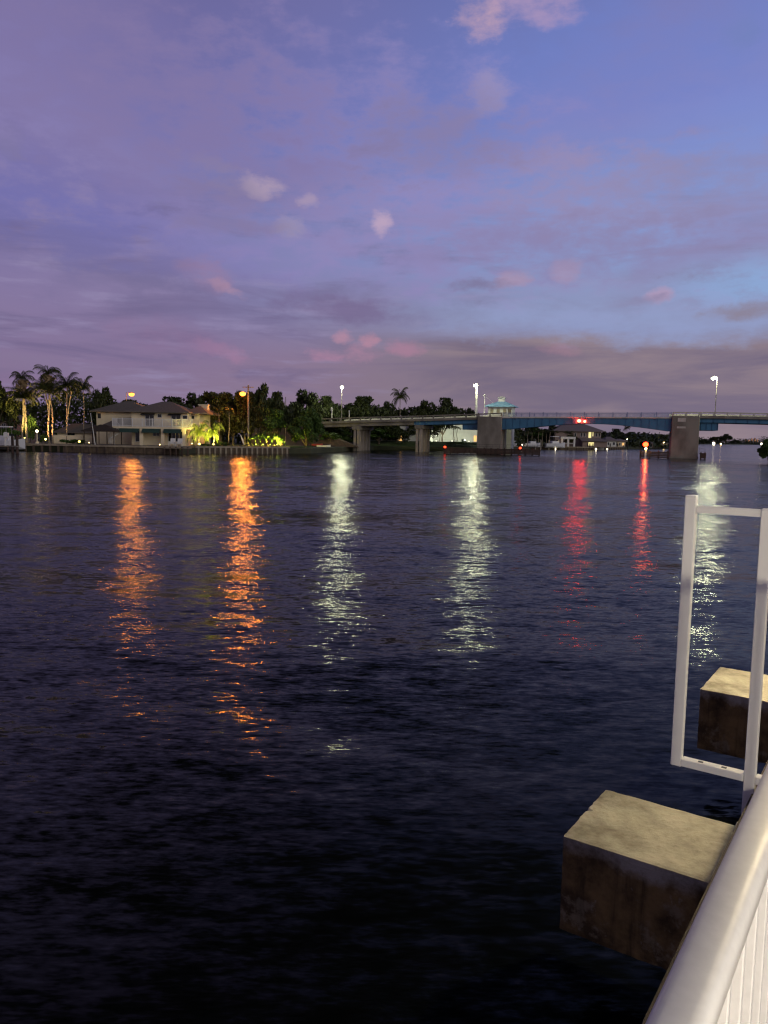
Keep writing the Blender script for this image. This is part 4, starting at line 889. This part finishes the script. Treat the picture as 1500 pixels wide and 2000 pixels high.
# dock edge, boats and piles
pts = [(36, 232), (48, 262), (68, 266.6), (96, 310)]
seawall(pts, 'low dark seawall along the far channel beyond the span', 1.15, 3, M['seawall'], M['seawall'])
motorboat(*atz(1040, 878, 0)[:2], 6.5, .4, 'white boat on the far dock beyond the span, left of the hardtop boat', 'boats beyond the span', tower=False, z0=1.0)
motorboat(atz(1066, 877, 0)[0]-.5, 262, 7.5, .3, 'white hardtop boat on the far dock beyond the span', 'boats beyond the span', z0=.9)
motorboat(atz(1006, 878, 0)[0]-1, 250, 7, 1.2, 'white boat half hidden just right of the left pier', 'boats beyond the span', z0=1.0)
motorboat(*atz(1166, 878.5, 0)[:2], 5, 2.8, 'small dark waterline boat before the big pink house', 'boats beyond the span', tower=False)
for k, (px, Y) in enumerate([(1018, 256), (1030, 258), (1046, 260), (1056, 259), (1072, 262), (1148, 272), (1152, 273), (1158, 276), (1192, 300), (1198, 302), (1206, 306), (1222, 318), (1226, 320)]):
    x = atY(px, 870, Y)[0]; hgt = 3.4 if px < 1100 else 2.4
    t = tag(MB().path([(x, Y, -2), (x, Y, hgt-.2), (x, Y, hgt)], [.2, .18, .08], 8).build('dock_pile', M['pile_concrete'] if px < 1100 else M['timber']), ('pale dock pile among the boats right of the left pier, ' if px < 1100 else 'dark dock pile along the channel beyond the span, ')+['first', 'second', 'third', 'fourth', 'fifth', 'first', 'second', 'third', 'fourth', 'fifth', 'sixth', 'seventh', 'eighth'][k]+' from the left', 'pile', 'dock piles beyond the span')
for px, py, Y, r, Em, lab in [(1090, 862, 268, .3, E_WARM, 'warm lamp shining before the loggia beyond the span'), (1085, 877, 262, .2, E_DOT, 'small white dock light at the water below the warm lamp'), (1164, 877, 270, .3, E_DOT, 'bright white dock light before the big pink house'), (1186, 877, 285, .22, E_DOT, 'small white dock light right of the big pink house'),
                              (1225, 858, 318, .22, E_DOT, 'white lamp on a dark pile beyond the span'), (1297, 865, 372, .4, E_WARM, 'yellow lamp left of the right pier'), (1020, 869, 258, .2, E_DOT, 'white lamp just above the red light right of the left pier'), (1007, 867, 262, .15, E_DOT, 'dim white lamp just right of the left pier'), (1394, 866, 900, 1.5, E_DOT, 'brightest white light on the far right shore'), (1408, 867, 900, .8, E_WARM, 'yellow light on the far right shore'), (1487, 867, 1100, 1.4, E_DOT, 'warm white light by the right edge mangrove')]:
    x, y, z = atY(px, py, Y); zb = 0 if Y < 800 else 1
    t = empty('dock_light', (x, y, zb), lab, 'lamp', 'lights along the far banks')
    MB().tube((x, y, -1), (x, y, z-r*.8), r*.3, r*.25, 6).build('post', M['dark'], t); MB().ball((x, y, z), r, 8).build('globe', Em, t)
# far towers
E_CITY = emit('city_windows', (1, .42, .18), 1.5)
for k, (px, tp, wd) in enumerate([(1457, 857, 2.2), (1463, 859, 2.6), (1469, 856, 2.2), (1475, 855.5, 2.6), (1480, 858, 2.4)]):
    x, y, z = atY(px, tp, 3800); w_ = wd*3800/1500
    t = empty('tower_block', (x, y, 0), 'distant tower block with orange lit windows on the right horizon, '+['leftmost', 'second from the left', 'middle one', 'fourth from the left', 'rightmost'][k], 'tower', 'distant towers')
    MB().box((x-w_/2, x+w_/2), (y, y+w_), (-2, z)).build('wall', M['stucco_pink'], t)
    d_ = MB()
    for j in range(4): d_.box((x-w_*.35, x+w_*.35), (y-.4, y-.05), (z*(.45+.13*j), z*(.51+.13*j)))
    d_.build('window_band', E_CITY, t)

# ------------------------------------------------------------------ foreground dock
Mc, nt, b = mk('weathered_cap_concrete')
cc = nt.new('ShaderNodeTexCoord').outputs['Object']
g = nt.new('ShaderNodeSeparateXYZ'); nt.l.new(nt.new('ShaderNodeNewGeometry').outputs['Position'], g.inputs[0])
n1 = nt.noise(cc, 3.0, 8, .65); n2 = nt.noise(cc, 22, 6, .7)
top = nt.mix(nt.smooth(n1, .35, .68), (.25, .235, .195, 1), (.47, .445, .38, 1)); top = nt.mix(nt.m('MULTIPLY', nt.smooth(n2, .5, .75), .5), top, (.19, .16, .11, 1))
# algae line: the lower, wet part of the block is stained dark brown with a ragged edge
edge = nt.m('ADD', g.outputs[2], nt.m('MULTIPLY', nt.m('SUBTRACT', n1, .5), .35))
stain = nt.smooth(edge, 1.09, .98)
low = nt.mix(nt.smooth(n1, .35, .65), (.05, .03, .010, 1), (.26, .17, .065, 1))
low = nt.mix(nt.m('MULTIPLY', nt.smooth(nt.noise(cc, 4.5, 8, .72), .54, .66), .75), low, (.28, .23, .15, 1))
low = nt.mix(nt.m('MULTIPLY', nt.smooth(nt.noise(nt.mapping(cc, (9, 9, .8)), 1.0, 5, .6), .52, .7), .7), low, (.015, .010, .004, 1))
low = nt.mix(nt.m('MULTIPLY', nt.smooth(nt.noise(cc, 14, 6, .7), .62, .72), .5), low, (.36, .33, .27, 1))
nt.l.new(nt.mix(stain, top, low), b.inputs['Base Color']); b.inputs['Roughness'].default_value = .85
bn = nt.new('ShaderNodeBump'); bn.inputs['Strength'].default_value = .6; bn.inputs['Distance'].default_value = .02
nt.l.new(nt.m('ADD', n1, nt.m('MULTIPLY', n2, .5)), bn.inputs['Height']); nt.l.new(bn.outputs[0], b.inputs['Normal'])
def rough_box(a, b_, c, n=(26, 50, 18), amp=.002, r=.007):
    """subdivided block whose edges are knocked and slightly irregular"""
    m_ = MB(); V = {}; vs = []; fs = []
    def vid(i, j, k):
        key = (i, j, k)
        if key not in V:
            x = a[0]+(a[1]-a[0])*i/n[0]; y = b_[0]+(b_[1]-b_[0])*j/n[1]; z = c[0]+(c[1]-c[0])*k/n[2]
            ex = (i in (0, n[0]))+(j in (0, n[1]))+(k in (0, n[2]))
            nz = math.sin(x*9+y*5)*math.cos(y*7-z*6)*.5+random.uniform(-.5, .5)
            pull = (r*(.6+.5*random.random())*(1 if random.random() > .02 else random.uniform(1.6, 2.6)) if ex >= 2 else 0)
            cx_, cy_, cz_ = (a[0]+a[1])/2, (b_[0]+b_[1])/2, (c[0]+c[1])/2
            x += -math.copysign(pull, x-cx_) if i in (0, n[0]) else 0; y += -math.copysign(pull, y-cy_) if j in (0, n[1]) else 0; z += -math.copysign(pull*.7, z-cz_) if k in (0, n[2]) else 0
            x += nz*amp*(i in (0, n[0])); y += nz*amp*(j in (0, n[1])); z += nz*amp*.5*(k in (0, n[2]))
            V[key] = len(vs); vs.append(UF(x, y, z))
        return V[key]
    for i in range(n[0]):
        for j in range(n[1]):
            fs.append((vid(i, j, n[2]), vid(i+1, j, n[2]), vid(i+1, j+1, n[2]), vid(i, j+1, n[2]))); fs.append((vid(i, j, 0), vid(i, j+1, 0), vid(i+1, j+1, 0), vid(i+1, j, 0)))
    for i in range(n[0]):
        for k in range(n[2]):
            fs.append((vid(i, 0, k), vid(i+1, 0, k), vid(i+1, 0, k+1), vid(i, 0, k+1))); fs.append((vid(i, n[1], k), vid(i, n[1], k+1), vid(i+1, n[1], k+1), vid(i+1, n[1], k)))
    for j in range(n[1]):
        for k in range(n[2]):
            fs.append((vid(0, j, k), vid(0, j, k+1), vid(0, j+1, k+1), vid(0, j+1, k))); fs.append((vid(n[0], j, k), vid(n[0], j+1, k), vid(n[0], j+1, k+1), vid(n[0], j, k+1)))
    return m_.add(vs, fs)
for (u0, u1, v1, lab) in ((4.486, 5.303, 1.68, 'weathered concrete pile cap block nearest the camera, below the rail'), (8.1, 9.07, 1.65, 'yellow lit concrete pile cap block farther along, behind the white frame')):
    um = (u0+u1)/2
    t = empty('concrete_block', UF(um, v1/2, 0), lab, 'concrete block', 'concrete pile caps beside the dock')
    rough_box((u0, u1), (-.6, v1), (.47, 1.1)).build('block', Mc, t, smooth=False)
    MB().tube(UF(um, v1-1.35, -2), UF(um, v1-1.35, .48), .26, .26, 12).build('pile', M['timber'], t)
DZ = 1.95
M['deckw'] = mat('dock_boards', (.10, .08, .06), (.06, .05, .04), .85, 2, stretch=(4, .4, 1))
M['rail'] = mat('white_rail_coating', (.80, .79, .79), (.75, .74, .74), .52, 40, bump=.03, bscale=300, detail=2)
M['gatem'] = mat('white_gate_coating', (.82, .81, .78), (.77, .76, .73), .4, 6)
t = empty('dock', UF(2, 0, DZ), 'wooden dock the photographer stands on, edge under the white railing', 'dock')
d_ = MB()
for k in range(32):
    v0 = -4.2+k*.147; d_.box((-7, 14), (v0, v0+.14), (DZ-.04, DZ), UF)
d_.build('deck_board', M['deckw'], t)
MB().box((-7, 14), (.51, .545), (DZ-.42, DZ-.045), UF).build('fascia', M['timber'], t)
MB().box((-7, 14), (-4, .505), (1.12, DZ-.045), UF).build('joist', M['timber'], t)
for uq in (-3, .8, 4.9, 8.6, 12.4): MB().tube(UF(uq, -.9, -2), UF(uq, -.9, 1.118), .18, .18, 10).build('pile', M['timber'], t)
# railing
RZ = 2.98
t = empty('railing', UF(1, .17, DZ), 'long white metal railing running along the dock edge beside the camera', 'railing')
prof = [(.143, -.045), (.1425, -.018), (.1436, -.011), (.1465, -.0055), (.150, -.0025), (.1545, -.0008), (.159, 0), (.185, 0), (.1895, -.0008), (.194, -.0025), (.197, -.0055), (.1997, -.011), (.2008, -.018), (.2005, -.045)]
def extr(prof, u0, u1):
    m_ = MB(); n = len(prof)
    return m_.add([UF(u0, v, RZ+z) for v, z in prof]+[UF(u1, v, RZ+z) for v, z in prof], [tuple(range(n)), tuple(range(2*n-1, n-1, -1))]+[(i, n+i, n+(i+1) % n, (i+1) % n) for i in range(n)])
tr_ = extr(prof, -2.0, 4.0).build('top_rail', M['rail'], t, smooth=True)
tr_.data.polygons[0].use_smooth = False; tr_.data.polygons[1].use_smooth = False
MB().bevbox((-2, 4.0), (.155, .190), (DZ+.09, DZ+.125), .004, UF).build('bottom_rail', M['rail'], t)
for k in range(39):
    uq = -.5+k*.115
    MB().bevbox((uq-.0095, uq+.0095), (.162, .181), (DZ+.126, RZ-.046), .002, UF).build('baluster', M['rail'], t)
for uq in (-1.9, .05, 1.99, 3.96): MB().box((uq-.025, uq+.025), (.146, .196), (DZ+.001, RZ-.047), UF).build('post', M['rail'], t)
# white frame at the dock edge
t = empty('gate_frame', UF(4, .7, DZ), 'narrow white metal frame of two posts standing out over the water', 'metal frame')
bx = lambda u, v, z, n_, mm='gatem', p=None: MB().bevbox(u, v, z, .003, UF).build(n_, M[mm], p or t)
bx((3.975, 4.025), (.88, .93), (1.95, 3.335), 'post'); bx((3.975, 4.025), (.535, .585), (1.70, 3.29), 'post')
bx((3.985, 4.02), (.586, .879), (3.25, 3.285), 'top_bar'); br_ = bx((3.972, 4.028), (.45, .534), (1.955, 1.99), 'bottom_bar'); bot = bx((3.972, 4.028), (.586, .879), (1.955, 1.99), 'bottom_bar')
for v_ in (.68, .79): MB().box((3.99, 4.01), (v_-.012, v_+.012), (1.9902, 1.991), UF).build('slot', M['dark'], bot)
bx((3.92, 4.03), (.551, .61), (1.60, 1.72), 'bracket', 'galv')
for v_ in (.563, .597): MB().tube(UF(3.915, v_, 1.66), UF(3.9198, v_, 1.66), .009, .007, 6).build('bolt', M['dark'], t)
# dock lamps (outside the frame; they light the blocks, the frame and the balusters)
def dock_lamp(u, v, h_, L, colr, r, label):
    t = empty('dock_lamp', UF(u, v, DZ), label, 'dock lamp', 'dock lamps')
    MB().tube(UF(u, v, DZ), UF(u, v, h_-.02), .05, .045, 10).build('post', M['white'], t)
    MB().lathe(UF(u, v, h_), [(r*1.8, r*1.05), (r*1.2, r*1.5), (r*.3, r*1.9)], 12).build('lamp_shade', M['dark'], t)
    MB().ball(UF(u, v, h_+r*.2), r, 14).build('globe', emit('dock_lamp_glow', colr, L), t)
dock_lamp(-2.0, -2.0, 3.13, 820, (1, .88, .68), .15, 'dock lamp on a white post behind the railing beside the camera')
dock_lamp(9.4, -.55, 4.9, 1500, (1, .80, .44), .18, 'dock lamp on a white post beyond the white frame')

# ------------------------------------------------------------------ render
sc.view_settings.view_transform = 'Standard'; sc.view_settings.look = 'None'; sc.view_settings.exposure = 0; sc.view_settings.gamma = 1; sc.view_settings.use_curve_mapping = False
sc.cycles.use_denoising = True; sc.cycles.use_adaptive_sampling = False
try: sc.cycles.denoiser = 'OPENIMAGEDENOISE'
except Exception: pass
sc.cycles.max_bounces = 6; sc.cycles.diffuse_bounces = 3; sc.cycles.glossy_bounces = 3; sc.cycles.transmission_bounces = 2
sc.cycles.caustics_reflective = False; sc.cycles.caustics_refractive = False
sc.cycles.sample_clamp_indirect = 4
sc.cycles.filter_width = 1.3
